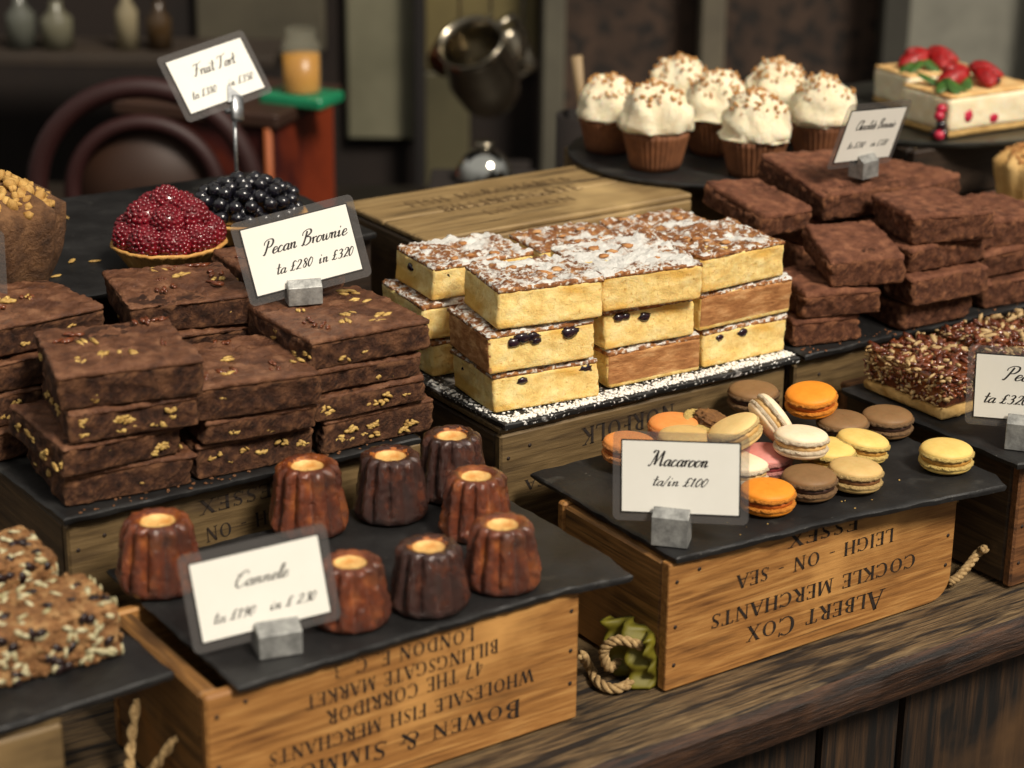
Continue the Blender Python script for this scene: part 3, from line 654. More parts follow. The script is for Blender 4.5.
# --- plain chocolate brownies, right pile
def choc_brownie(label, c, yaw, w, d, h, seed, tilt=0, roll=0):
    loc, rot = place(c, yaw, w, d, tilt, roll)
    r = empty('chocolate_brownie', loc, rot, label, 'brownie', 'plain chocolate brownies piled on the right')
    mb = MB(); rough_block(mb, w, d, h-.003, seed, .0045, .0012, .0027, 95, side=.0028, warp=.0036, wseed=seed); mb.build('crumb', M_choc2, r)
    mb = MB(); rough_block(mb, w-.0005, d-.0005, .0060, seed+5, .0030, .0012, .0027, 85, topbump=.0010, zc=h-.0066, side=.0026, warp=.0036, wseed=seed); mb.build('baked_top', M_choc2top, r)
    return r
z = ZM+.0005
CB = [
 ('lowest plain brownie beside the fruit cake on the dark slate', (.326, .229, z), -10, .072, .09, .0265, 0, 0),
 ('second plain brownie up beside the fruit cake', (.334, .228, z+.027), -16, .078, .09, .0265, 0, 0),
 ('plain brownie turned cornerwise on the stack beside the fruit cake', (.364, .226, z+.054), -22, .072, .088, .0265, 8, 0),
 ('tilted plain brownie leaning back behind the powdered fruit cakes', (.352, .318, z+.081), -6, .060, .098, .024, 6, 0),
 ('lowest plain brownie of the front centre stack', (.445, .214, z), -4, .088, .095, .0275, 0, 0),
 ('plain brownie second from the bottom of the front centre stack', (.446, .200, z+.028), -5, .092, .095, .0275, 0, 0),
 ('wide plain brownie under the top of the front centre stack', (.452, .212, z+.056), -1, .098, .105, .0255, 0, 0),
 ('sharp cornered plain brownie on top of the front centre stack', (.457, .214, z+.082), -14, .084, .088, .0300, 0, 0),
 ('lowest plain brownie of the right edge stack', (.562, .214, z), -2, .100, .095, .0290, 0, 0),
 ('middle plain brownie of the right edge stack', (.560, .220, z+.0295), 2, .100, .095, .0280, 0, 0),
 ('top plain brownie of the right edge stack', (.552, .228, z+.058), -8, .105, .095, .0290, 0, 0),
 ('lowest plain brownie in the row behind, under the price sign stack', (.430, .335, z), 0, .095, .095, .0275, 0, 0),
 ('second plain brownie in the row behind, under the price sign stack', (.430, .335, z+.028), 0, .095, .095, .0275, 0, 0),
 ('third plain brownie in the row behind, under the price sign stack', (.430, .335, z+.056), 0, .095, .095, .0275, 0, 0),
 ('big tilted plain brownie carrying the chocolate brownie price sign', (.430, .314, z+.0865), -7, .100, .115, .0290, 7, 0),
 ('lowest plain brownie of the rear right stack', (.548, .345, z), 0, .11, .095, .0300, 0, 0),
 ('middle plain brownie of the rear right stack', (.548, .345, z+.0305), 0, .11, .095, .0300, 0, 0),
 ('top plain brownie of the rear right stack, behind the sharp cornered one', (.540, .340, z+.061), 4, .115, .105, .0340, 0, 0),
]
for i, (lb, c, yaw, w_, d_, h_, tl, rl) in enumerate(CB): choc_brownie(lb, c, yaw, w_, d_, h_, 80+i, tl, rl)

# --- fruit cake slices
def fruit_cake(label, c, yaw, w, d, h, seed, edge=None, berries=0, sugar=True, left_edge=False, top=None):
    loc, rot = place(c, yaw, w, d)
    r = empty('fruit_cake_slice', loc, rot, label, 'cake', 'icing sugared fruit cake slices')
    ms = [M_sponge, M_edge]
    mb = MB(); rough_block(mb, w, d, h-.0045, seed, .0026, .0008, .0026, 100, side=.0012, warp=.0016, wseed=seed)
    sp = mb.build('sponge', ms, r)
    if edge or left_edge:
        for p in sp.data.polygons:
            n_ = p.normal; cz_ = p.center.z
            if (edge and n_.y < -.6 and cz_ > h*.10) or (left_edge and n_.x < -.6): p.material_index = 1
    mb = MB(); rough_block(mb, w+.0004, d+.0004, .0048, seed+3, .0020, .0012, .0024, 110, topbump=.0024, zc=h-.0064, side=.0016, warp=.0016, wseed=seed)
    tp = mb.build('baked_top', [top or M_caketop, M_cakecrust], r)
    for p in tp.data.polygons:
        if p.normal.z < .35: p.material_index = 1
    rr_ = random.Random(seed)
    for _ in range(berries):
        mb = MB(); fr_ = rr_.random() < .75
        s = rr_.uniform(.0034, .0066)
        p = (rr_.uniform(-.42, .42)*w, -d/2+.0016, h*rr_.uniform(.64, .78)) if fr_ else (-w/2+.001, rr_.uniform(-.42, .42)*d, h*rr_.uniform(.55, .8))
        mb.blob(p, (s*1.2, s*.5, s*.8) if fr_ else (s*.5, s*1.2, s*.8), 2, None, .5, rr_.random()*30); mb.build('berry', M_berry, r)
    for _ in range(5 if sugar else 0):
        mb = MB(); s = rr_.uniform(.003, .005); mb.blob((rr_.uniform(-.38, .38)*w, rr_.uniform(-.38, .38)*d, h-.0012), (s*1.2, s, s*.4), 2, None, .6, rr_.random()*30)
        mb.build('baked_fruit', M_edge, r)
    return r
z = ZM+.0008; H = .0368
T = [('bottom', 'middle', 'top')]
FC = [
 ('bottom fruit cake slice of the near left stack, berries along its side', (-.003, .238, z), -6, .102, .080, 0, 5, 0),
 ('middle fruit cake slice of the near left stack, big dark berries in front', (-.010, .236, z+H+.0006), -7, .100, .084, 0, 7, 1),
 ('top sugared fruit cake slice of the near left stack', (.000, .240, z+2*H+.0012), -12, .098, .078, 0, 0, 0),
 ('bottom fruit cake slice of the near middle stack with brown baked edge in front', (.116, .236, z), -3, .097, .080, 1, 0, 0),
 ('middle fruit cake slice of the near middle stack, two dark berries in front', (.108, .235, z+H+.0006), -6, .096, .080, 0, 5, 0),
 ('top white dusted fruit cake slice of the near middle stack', (.101, .228, z+2*H+.0012), -8, .100, .098, 0, 0, 0),
 ('bottom pale fruit cake slice of the near right stack', (.219, .232, z), -2, .096, .080, 0, 2, 0),
 ('middle fruit cake slice of the near right stack with brown baked edge in front', (.212, .230, z+H+.0006), 0, .104, .080, 1, 2, 0),
 ('top fruit cake slice of the near right stack, browned with little sugar', (.207, .226, z+2*H+.0012), 1, .100, .084, 0, 0, 0),
 ('bottom fruit cake slice of the far left stack', (.000, .345, z), -5, .094, .09, 0, 3, 0),
 ('middle fruit cake slice of the far left stack', (-.006, .346, z+H+.0006), -7, .096, .09, 0, 2, 0),
 ('top sugared fruit cake slice of the far left stack, one berry in front', (.004, .350, z+2*H+.0012), -5, .100, .074, 0, 3, 0),
 ('bottom fruit cake slice of the far middle stack', (.108, .345, z), 0, .096, .065, 0, 0, 0),
 ('middle fruit cake slice of the far middle stack', (.108, .345, z+H+.0006), 0, .096, .064, 0, 0, 0),
 ('top fruit cake slice of the far middle stack, dark and knobbly', (.116, .338, z+2*H+.0012), -4, .090, .062, 0, 0, 0),
 ('bottom fruit cake slice of the far right stack', (.214, .335, z), 0, .096, .068, 0, 0, 0),
 ('middle fruit cake slice of the far right stack', (.214, .334, z+H+.0006), 0, .096, .068, 0, 0, 0),
 ('top browned fruit cake slice of the far right stack', (.212, .322, z+2*H+.0012), -2, .094, .070, 0, 0, 0),
]
for i, (lb, c, yaw, w_, d_, ed, bn, le) in enumerate(FC):
    if i > 8: c = (c[0], c[1], z+(i % 3)*.0346)
    fruit_cake(lb, c, yaw, w_, d_, H if i < 9 else .0340, 120+i, ed, bn, i in (2, 5, 8, 11, 14, 17), le, {5: M_caketop_white, 8: M_caketop_bare, 17: M_caketop_bare, 14: M_caketop_bare}.get(i))

# --- pecan caramel slices, right
M_caramel = mat('caramel', [(56, 26, 12), (110, 54, 22)], scale=40, rough=.18, coat=.6)
M_pecgl = mat('glazed_pecan', [(52, 22, 12), (100, 46, 24), (150, 84, 46)], scale=90, rough=.28, coat=.7)
M_short = mat('crumbly_base', [(160, 124, 66), (206, 170, 108)], scale=60, rough=.8, bump=.8, bscale=200)
M_nutpale = mat('pale_nut', [(146, 112, 66), (204, 176, 128)], scale=200, rough=.6)
def caramel_slice(label, c, yaw, w, d, h, seed):
    loc, rot = place(c, yaw, w, d)
    r = empty('pecan_caramel_slice', loc, rot, label, 'slice', 'pecan caramel slices at the right')
    mb = MB(); rough_block(mb, w+.001, d+.001, h*.24, seed, .004, .0018, .003, 110, side=.0030, warp=.002); mb.build('biscuit_base', M_short, r)
    mb = MB(); rough_block(mb, w-.002, d-.002, h*.68, seed+2, .004, .0012, .004, 60, zc=h*.22); mb.build('caramel', M_caramel, r)
    rr_ = random.Random(seed)
    mb = MB(); mc = MB()
    for k in range(620):
        s = rr_.uniform(.0022, .0056); M = Euler((rr_.uniform(-.6, .6), rr_.uniform(-.6, .6), rr_.uniform(0, 6.3))).to_matrix()
        t_ = rr_.random()
        if t_ < .3: s *= 1.45
        if t_ < .5: p = (rr_.uniform(-.49, .49)*w, rr_.uniform(-.49, .49)*d, h*.9+rr_.uniform(-.002, .003))
        elif t_ < .8: p = (-w/2+.001, rr_.uniform(-.5, .5)*d, h*rr_.uniform(.26, .92)); s *= .8
        else: p = (rr_.uniform(-.5, .1)*w, -d/2+.001, h*rr_.uniform(.45, .9))
        (mb if rr_.random() < (.75 if t_ < .5 else .35 if t_ < .8 else .8) else mc).blob(p, (s*1.25, s*.4, s*.42), 1, M, .45, rr_.random()*50)
    tag(mb.build('glazed_pecans', M_pecgl, r), kind='stuff'); tag(mc.build('chopped_nuts', M_nutpale, r), kind='stuff')
    return r
z = ZR+.0006
a = P(935, 428, ZR)
caramel_slice('nut covered pecan caramel slice behind the macarons with dripping caramel corner', (.361, .072, z), 0, .080, .100, .043, 160)
caramel_slice('pecan caramel slice behind the right price sign', (.449, .062, z), 0, .082, .110, .046, 161)
caramel_slice('pecan caramel slice at the right edge of the photo', (.540, .058, z), 0, .082, .110, .046, 162)

# --- seeded flapjack, bottom left
M_flap = mat('flapjack', [(92, 58, 30), (150, 104, 60), (196, 156, 104)], scale=110, detail=9, rough=.6, bump=1.0, bscale=240, bdist=.003)
M_seed = mat('pumpkin_seed', [(150, 140, 96), (214, 204, 168)], scale=60, rough=.5)
M_raisin = mat('raisin', [(26, 16, 16), (44, 26, 24)], scale=60, rough=.4)
def flapjack(label, c, yaw, w, d, h, seed):
    loc, rot = place(c, yaw, w, d)
    r = empty('seeded_flapjack', loc, rot, label, 'flapjack', 'seeded flapjack slices at the bottom left')
    mb = MB(); rough_block(mb, w, d, h, seed, .005, .0024, .003, 90, side=.0022); mb.build('oat_block', M_flap, r)
    rr_ = random.Random(seed); ms = MB(); mr = MB(); mo = MB()
    for k in range(520):
        t_ = rr_.random()
        if t_ < .35: p = (rr_.uniform(-.48, .48)*w, rr_.uniform(-.48, .48)*d, h+.0006); E_ = (rr_.uniform(-.3, .3), rr_.uniform(-.3, .3), rr_.uniform(0, 6))
        elif t_ < .85: p = (rr_.uniform(-.48, .48)*w, -d/2-.0006, h*rr_.uniform(.06, .95)); E_ = (PI/2, rr_.uniform(0, 6), 0)
        else: p = (w/2, rr_.uniform(-.5, .5)*d, h*rr_.uniform(.05, .95)); E_ = (0, PI/2, 0)
        M = Euler(E_).to_matrix(); q = rr_.random()
        if q < .35: ms.blob(p, (.0055, .0024, .0010), 1, M, .2, k)
        elif q < .46: mr.blob(p, (.0055, .0035, .0015), 1, M, .5, k)
        else: mo.blob(p, (.0028, .0022, .0009), 1, M, .6, k)
    tag(ms.build('pumpkin_seeds', M_seed, r), kind='stuff'); tag(mr.build('raisins', M_raisin, r), kind='stuff'); tag(mo.build('oat_clusters', M_flap, r), kind='stuff')
z = .1212
flapjack('front seeded flapjack slice with raisins and pumpkin seeds', (-.602, .072, z), 0, .180, .066, .040, 170)
flapjack('rear seeded flapjack slice, its peak above the front one', (-.602, .147, z), 0, .166, .060, .054, 171)

# --- caneles
def canele_mat():
    m = mat('canele_crust', [(50, 18, 6), (122, 54, 18), (198, 112, 46)], scale=50, detail=12, rough=.3, bump=1.0, bscale=330, bdist=.0035, pos=(.3, .72), coat=1, spots=[((46, 20, 8), 24, .5, .7)])
    return m
M_can = canele_mat()
M_can2 = mat('canele_crust_dark', [(28, 12, 8), (66, 30, 16), (112, 56, 28)], scale=50, detail=12, rough=.24, bump=1.0, bscale=330, bdist=.0035, pos=(.3, .75), coat=1)
M_candip = mat('canele_dip', [(206, 138, 62), (242, 208, 136)], scale=110, rough=.3, bump=.5, bscale=400, coat=.5)
M_canrim = mat('canele_rim', [(130, 66, 24), (190, 112, 46)], scale=110, rough=.3, bump=.5, bscale=400, coat=.8)
def canele(seed, mcr):
    r = empty('canele', (0, 0, 0))
    h = .047; mb = MB()
    prof = [(.002, .0006), (.022, .0004), (.0262, .002), (.0266, .006)] + [(.0266-.0066*t, .006+.037*t) for t in [i/20 for i in range(1, 21)]] + [(.0194, h-.0022), (.0180, h-.0004), (.0160, h+.0002), (.0135, h-.0004), (.0118, h-.0016)]
    def mod(rad, z, a):
        if rad < .003: return rad, z
        k = min(1, max(0, (z-.002)/.006))*min(1, max(0, (h+.006-z)/.010))*min(1, max(0, (rad-.0138)/.0048))
        fl = (abs(math.cos(6*a))**.7-.6)*.0046*k
        nz = .0014*noise.noise(Vector((math.cos(a)*rad*70+seed, math.sin(a)*rad*70, z*70)))+.0013*noise.noise(Vector((math.cos(a)*rad*330+seed, math.sin(a)*rad*330, z*330)))
        nz = nz*(.35+.65*k)+.0005*k*noise.noise(Vector((math.cos(a)*rad*160+seed, math.sin(a)*rad*160, z*900)))
        return rad+fl+nz, z+.0007*noise.noise(Vector((math.cos(a)*2+seed, math.sin(a)*2, 1)))*(1 if z > .03 else 0)
    mb.lathe(prof, 144, mod, cap=False)
    mb.build('ribbed_crust', mcr, r)
    mb = MB()
    mb.lathe([(.0150, h-.0004), (.0128, h-.0009), (.0112, h-.0024), (.0085, h-.0044), (.004, h-.0052), (.0005, h-.0053)], 60, lambda q, z, a: (q+(.0007*noise.noise(Vector((math.cos(a)*2+seed, math.sin(a)*2, 0))) if q > .001 else 0), z+.0004*noise.noise(Vector((math.cos(a)*3*q*80+seed, math.sin(a)*3*q*80, 0)))), cap=False)
    dp = mb.build('sunken_top', [M_candip, M_canrim], r)
    for p_ in dp.data.polygons:
        if p_.center.z > h-.0022: p_.material_index = 1
    return r
canp = [canele(3, M_can), canele(11, M_can), canele(23, M_can2)]
CN = [(161, 585, 0, 'tall brown canele behind the left end of its price sign'), (309, 528, 1, 'amber canele standing behind the canele price sign'),
      (351, 619, 0, 'canele just right of the canele price sign at the slate edge'), (391, 514, 2, 'dark canele between the amber one and the rearmost one'),
      (452, 494, 2, 'rearmost dark canele with its top against the crates'), (476, 532, 1, 'canele behind the rightmost one, partly hidden'),
      (429, 605, 2, 'dark front canele between two lighter ones on the slate edge'), (502, 583, 0, 'rightmost canele at the bare end of the slate')]
used = set()
CAN_ROT = [0, .4, .9, .2, .7, 1.2, .5, .1]
for i, (x, y, k, lb) in enumerate(CN):
    p = P(x, y, Z1+.0003)
    o = canp[k] if k not in used else copy_tree(canp[k])
    used.add(k)
    o.location = p; o.rotation_euler = (0, 0, CAN_ROT[i]); q_ = (1.16, 1.14, 1.06, 1.10, 1.08, 1.06, 1.06, 1.06)[i]; o.scale = (q_, q_, q_*(1.0, 1.04, .94, 1.02, 1.06, 1.0, .98, 1.0)[i])
    tag(o, lb, 'pastry', 'caneles on the slate')

# --- macarons
MC = {}
def mac_mats(key, a, b, fill):
    MC[key] = (mat('macaron_'+key, [a, b], scale=90, rough=.55, bump=.25, bscale=900, sss=.08, bdist=.0006, spec=.35), mat('macaron_foot_'+key, [tuple(int(v*.86) for v in a), b], scale=200, rough=.85, bump=1.0, bscale=700, bdist=.003),
               mat('macaron_filling_'+key, [fill, tuple(int(v*.85) for v in fill)], scale=60, rough=.6))
mac_mats('orange', (232, 138, 34), (242, 152, 46), (196, 96, 20))
mac_mats('pale_orange', (222, 140, 70), (232, 152, 84), (190, 100, 40))
mac_mats('yellow', (226, 190, 104), (236, 204, 122), (200, 146, 64))
mac_mats('tan', (204, 168, 104), (216, 182, 120), (130, 84, 44))
mac_mats('brown', (126, 94, 60), (140, 106, 70), (60, 34, 22))
mac_mats('cream', (238, 216, 180), (246, 226, 196), (226, 184, 120))
mac_mats('pink', (204, 132, 122), (214, 144, 134), (150, 60, 60))
mac_mats('beige', (224, 190, 124), (234, 202, 140), (214, 170, 100))
def shell(mb, flip=1, r=.0226, z0=.0020, h=.0096):
    prof = [(.0005, z0)] + [(r*.93, z0), (r*1.0, z0+.0006), (r*1.03, z0+.0020), (r*1.01, z0+.0032), (r*.975, z0+.0038)]
    nf = len(prof)
    for k in range(1, 11):
        a = PI/2*k/10; prof.append((max(.0004, r*.985*math.cos(a)**.60), z0+.0038+(h-.0038)*math.sin(a)))
    def mod(q, z, a):
        d = z-z0
        j = 0
        if d < .0036 and q > .01: j = .0013*noise.noise(Vector((math.cos(a)*9, math.sin(a)*9, z*600)))+.0010*noise.noise(Vector((math.cos(a)*26, math.sin(a)*26, z*900)))
        return q+j, z*flip
    mb.lathe(prof, 72, mod, cap=False)
    return nf
def macaron(key, half=False):
    r = empty('macaron', (0, 0, 0)); ms = MC[key]
    def mk(name, flip):
        mb = MB(); shell(mb, flip); o = mb.build(name, [ms[0], ms[1]], r)
        for p in o.data.polygons:
            if abs(p.center.z) < .0055 and abs(p.normal.z) < .95: p.material_index = 1
            elif abs(p.center.z) < .0026: p.material_index = 1
        return o
    if not half: mk('top_shell', 1)
    mk('bottom_shell', -1)
    mb = MB()
    if half: mb.blob((.003, .001, .0006), (.0150, .0145, .0050), 4, None, .35, 4, 3); mb.build('broken_filling', mat('coffee_filling', [(96, 60, 28), (150, 104, 54)], scale=120, rough=.7, bump=1, bscale=260, bdist=.003), r)
    else:
        mb.lathe([(.0005, -.0024), (.0206, -.0024), (.0214, 0), (.0206, .0024), (.0005, .0024)], 60, lambda q, z, a: (q+(.0014*noise.noise(Vector((math.cos(a)*9, math.sin(a)*9, 3))) if q > .01 else 0), z), cap=False)
        mb.build('filling', ms[2], r)
    return r
protos = {}
zb = Z1+.0118
MAC = [ # px, py, z centre, tilt vector (x, y lean of axis), key, label
 (946, 456, zb, (0, 0), 'yellow', 'pale yellow macaron lying alone on the bare right part of the slate'),
 (767, 497, zb, (0, 0), 'orange', 'bright orange macaron in front, right beside the macaron price card'),
 (809, 483, zb, (0, 0), 'brown', 'brown macaron in the front row beside the bright orange one'),
 (855, 475, zb+.001, (.06, .0), 'tan', 'tan macaron at the right end of the front row'),
 (862, 446, zb+.003, (.16, .04), 'yellow', 'pale yellow macaron leaning on the tan one'),
 (887, 422, zb, (0, 0), 'brown', 'brown macaron at the right rear end of the heap'),
 (842, 427, zb, (0, 0), 'brown', 'brown macaron half hidden under the tilted bright orange one'),
 (811, 400, zb+.021, (-.12, .05), 'orange', 'bright orange macaron lying on top at the back of the heap'),
 (771, 419, zb+.027, (.95, .25), 'cream', 'cream macaron standing on its edge in the heap'),
 (801, 442, zb+.022, (.08, -.04), 'cream', 'cream macaron lying flat on top in the middle of the heap'),
 (753, 397, zb+.012, (0, 0), 'brown', 'brown macaron at the very back, top face showing against the crate'),
 (765, 461, zb+.001, (0, 0), 'pink', 'dusky pink macaron beside the price card'),
 (829, 455, zb, (0, 0), 'yellow', 'yellow macaron mostly hidden under the flat cream one'),
 (735, 433, zb+.024, (-.32, -.28), 'beige', 'large looking beige macaron tipped towards the viewer above the card'),
 (674, 430, zb+.012, (0, 0), 'pale_orange', 'pale orange macaron peeping over the middle of the card'),
 (629, 449, zb+.006, (.05, 0), 'pale_orange', 'orange macaron at the left corner of the price card'),
 (684, 443, zb+.012, (0, 0), 'tan', 'pale tan macaron just above the top edge of the card'),
 (742, 469, zb, (0, 0), 'cream', 'cream macaron hidden behind the right side of the card'),
 (790, 458, zb-.001, (0, 0), 'yellow', 'yellow macaron under the flat cream one, barely visible'),
]
MPOS = []
for (x, y, zz, tl, key, lb) in MAC:
    MPOS.append(P(x, y, zz))
M_OFF = {}
for i, (x, y, zz, tl, key, lb) in enumerate(MAC):
    if i == 18: continue
    p = MPOS[i]
    o = copy_tree(protos[key]) if key in protos else macaron(key)
    protos.setdefault(key, o)
    o.location = p; o.rotation_euler = (tl[1], tl[0], 0)
    tag(o, lb, 'macaron', 'macarons heaped on the slate')
o = macaron('yellow', True); o.location = P(710, 420, zb+.020); o.rotation_euler = (.25, .20, 0)
tag(o, 'half of a yellow macaron with rough brown filling showing', 'macaron', 'macarons heaped on the slate')

# --- cupcakes
M_case = mat('brown_paper_case', [(92, 54, 30), (134, 84, 50)], scale=60, rough=.75)
M_frost = mat('cream_frosting', [(240, 224, 186), (254, 244, 216)], scale=60, rough=.6, bump=.9, bscale=190, bdist=.003, sss=.2, spec=.3)
M_cakein = mat('dark_cake', [(60, 34, 20), (96, 60, 36)], scale=80, rough=.8)
M_crumbn = mat('toasted_crumb', [(150, 96, 44), (206, 156, 92)], scale=120, rough=.7)
def cupcake(seed):
    r = empty('cupcake', (0, 0, 0)); mb = MB()
    mb.lathe([(.001, .0008), (.0262, .0004)]+[(.0262+.0098*t, .0004+.040*t) for t in [i/6 for i in range(1, 7)]]+[(.0350, .0402), (.001, .0396)], 144,
             lambda q, z, a: (q+(.0011*math.cos(36*a)*min(1, z/.01+.3) if q > .02 else 0), z+(.0008*noise.noise(Vector((a*6, 0, seed))) if z > .03 else 0)), cap=False)
    mb.build('paper_case', M_case, r)
    mb = MB(); vs, f = ICO[4]; out = []
    for v in vs:
        a = math.atan2(v.y, v.x); k = 1+.16*noise.noise(v*1.9+Vector((seed, 0, 0)))+.11*noise.noise(v*4.5+Vector((seed, 3, 0)))+.05*noise.noise(v*11+Vector((seed, 3, 0)))
        zz = v.z
        rad = (.0385 if zz < .15 else .0385-.004*(zz-.15))
        sw = .0016*math.sin(a*1+zz*12+seed)
        x_, y_ = v.x*(rad*k+sw), v.y*(rad*k+sw)
        z_ = .044+(zz*.046*k if zz > 0 else zz*.010*k)
        out.append((x_, y_, z_))
    mb.add(out, f); mb.build('frosting', M_frost, r)
    rr_ = random.Random(seed); mb = MB()
    for k in range(110):
        a = rr_.uniform(0, 2*PI); b = rr_.random()**.8*1.0; v = Vector((math.cos(a)*math.sin(b), math.sin(a)*math.sin(b), math.cos(b)))
        k2 = 1+.16*noise.noise(v*1.9+Vector((seed, 0, 0)))+.11*noise.noise(v*4.5+Vector((seed, 3, 0)))
        s = rr_.uniform(.0012, .0034)
        mb.blob((v.x*.0385*k2, v.y*.0385*k2, .0445+v.z*.0455*k2), (s, s*.8, s*.6), 1, Euler((rr_.random()*3, rr_.random()*3, 0)).to_matrix(), .6, k)
    tag(mb.build('nut_crumbs', M_crumbn, r), kind='stuff')
    return r
cp = [cupcake(5), cupcake(31), cupcake(57)]
CP = [(608, 150, 0, .92, 'leftmost cupcake with a gap between frosting and case'), (655, 167, 1, 1.02, 'large front left cupcake with a smooth round frosting swirl'),
      (676, 135, 2, 1, 'rearmost cupcake with the thickest nut crumbs'), (714, 152, 0, 1, 'cupcake in the middle between the two front ones'),
      (753, 174, 2, 1.0, 'front right cupcake with crumbs on its paper case'), (776, 140, 1, 1, 'cupcake at the back right with a round frosting top'),
      (819, 157, 0, 1, 'rightmost cupcake behind the chocolate brownie price sign')]
us = set()
for i, (x, y, k, s, lb) in enumerate(CP):
    o = cp[k] if k not in us else copy_tree(cp[k]); us.add(k)
    o.location = P(x, y, ZC+.0004); o.rotation_euler = (0, 0, i*1.3); o.scale = (s*.97, s*.97, s)
    tag(o, lb, 'cupcake', 'frosted cupcakes on the round slate')

# --- fruit tarts
M_pastry = mat('tart_pastry', [(176, 118, 50), (220, 172, 98)], scale=60, rough=.65, bump=.5, bscale=200)
M_rasp = mat('raspberry', [(76, 5, 16), (130, 14, 32)], scale=120, rough=.28, coat=.4, sss=.1)
M_curr = mat('blackcurrant', [(8, 8, 12), (26, 24, 34)], scale=120, rough=.2, coat=.6)
def tart_shell(r, rt=.050, h=.022):
    mb = MB()
    mb.lathe([(.001, .0006), (.034, .0003), (rt*.72, .001), (rt*.96, h*.85), (rt*1.05, h), (rt*1.02, h+.002), (rt*.93, h), (rt*.88, h-.005), (.001, h-.006)], 160,
             lambda q, z, a: (q+((.0011*math.cos(32*a)) if q > .03 and z < h*.9 else .0012*noise.noise(Vector((math.cos(a)*6, math.sin(a)*6, z*90)))), z+(.001*noise.noise(Vector((math.cos(a)*8, math.sin(a)*8, 2))) if z > h*.6 else 0)), cap=False)
    return mb.build('pastry_shell', M_pastry, r)
t1 = empty('raspberry_tart', P(170, 265, ZT+.001), (0, 0, .2), 'small pastry tart heaped with red raspberries', 'tart')
tart_shell(t1)
rb = MB(); rr_ = random.Random(5)
for k in range(120):                      # one raspberry: drupelets on a rounded cone
    i = k+.5; ph = math.acos(1-1.75*i/120); th = PI*(1+5**.5)*i
    v = Vector((math.cos(th)*math.sin(ph), math.sin(th)*math.sin(ph), math.cos(ph)))
    rb.blob((v.x*.0122, v.y*.0122, v.z*.0135), (.0023, .0023, .0023), 1)
rb.blob((0, 0, 0), (.0130, .0130, .0143), 3)
rasp0 = rb.build('raspberry', M_rasp, t1)
spots_ = []
for k in range(9): a = 2*PI*k/9; spots_.append((.034*math.cos(a), .034*math.sin(a), .029, 1.2))
for k in range(5): a = 2*PI*k/5+.3; spots_.append((.020*math.cos(a), .020*math.sin(a), .045, .8))
spots_.append((0, 0, .057, 0))
for i, (x, y, z_, t_) in enumerate(spots_):
    o = rasp0 if i == 0 else rasp0.copy()
    if i: COL.objects.link(o); o.parent = t1
    a = math.atan2(y, x); o.location = (x, y, z_); s = 1.08+rr_.random()*.25; o.scale = (s, s, s)
    o.rotation_euler = Euler((rr_.uniform(-.3, .3), t_+rr_.uniform(-.3, .3), a))
t2 = empty('blackcurrant_tart', P(249, 236, ZT+.001), (0, 0, 0), 'small pastry tart heaped with glossy blackcurrants, behind the raspberry one', 'tart')
tart_shell(t2, .054)
mb = MB(); mb.blob((0, 0, 0), (.0068, .0068, .0065), 2); mb.blob((0, 0, .0052), (.0014, .0014, .0010), 1); cur0 = mb.build('blackcurrant', M_curr, t2)
i = 0
for ring, (rad, z_, n_) in enumerate(((.046, .028, 22), (.036, .034, 17), (.042, .040, 16), (.026, .040, 12), (.014, .042, 6), (.031, .048, 12), (.018, .052, 7), (.003, .052, 2))):
    for k in range(n_):
        if i >= 98: break
        a = 2*PI*k/n_+ring*.4; o = cur0 if i == 0 else cur0.copy()
        if i: COL.objects.link(o); o.parent = t2
        o.location = (rad*math.cos(a)+rr_.uniform(-1, 1)*.0015, rad*math.sin(a)+rr_.uniform(-1, 1)*.0015, z_+rr_.uniform(-1, 1)*.002); o.rotation_euler = (rr_.uniform(-1.3, 1.3), rr_.uniform(-1.3, 1.3), 0)
        i += 1

# --- muffin left, pastry right
def muffin(label, loc, r0, r1, h, m1, m2, seed, name='muffin'):
    r = empty(name, loc, (0, 0, 0), label, 'muffin')
    mb = MB(); n = 12
    def mod(q, z, a):
        k = .8+.2*(z/h)
        e = .06*q*math.cos(9*a+seed)*k+.10*q*noise.noise(Vector((math.cos(a)*1.6+seed, math.sin(a)*1.6, z*25)))+.03*q*noise.noise(Vector((math.cos(a)*7, math.sin(a)*7, z*90+seed)))
        return q+e, z+(h*.07*noise.noise(Vector((math.cos(a)*3, math.sin(a)*3, seed))) if z > h*.8 else 0)
    mb.lathe([(.001, .0006), (r0*.8, .0004), (r0, .003)]+[(r0+(r1-r0)*math.sin(PI/2*t), h*t) for t in [i/10 for i in range(1, 11)]]+[(r1*.86, h*1.08), (r1*.6, h*1.2), (r1*.3, h*1.26), (.001, h*1.28)], 80, mod, cap=False)
    mb.build('crumb', m1, r)
    rr_ = random.Random(seed); mb = MB()
    for k in range(170):
        a = rr_.uniform(0, 2*PI); q = rr_.random()**.5; s = rr_.uniform(.06, .14)*r1
        mb.blob((q*r1*.85*math.cos(a), q*r1*.85*math.sin(a), h*(1.33-.30*q*q)+rr_.uniform(-.2, .2)*s), (s, s*.7, s*.6), 1, Euler((rr_.random()*3, rr_.random()*3, rr_.random()*3)).to_matrix(), .6, k)
    tag(mb.build('crumble_topping', m2, r), kind='stuff'); return r
M_muff = mat('muffin_brown', [(58, 36, 20), (104, 70, 42), (150, 108, 70)], scale=50, detail=12, rough=.6, bump=1, bscale=160, bdist=.006)
muffin('large brown muffin with golden crumble topping at the left edge', P(-4, 292, ZT+.0008), .042, .062, .076, M_muff, mat('golden_crumble', [(158, 112, 50), (208, 168, 96)], scale=90, rough=.7, bump=.6), 3)
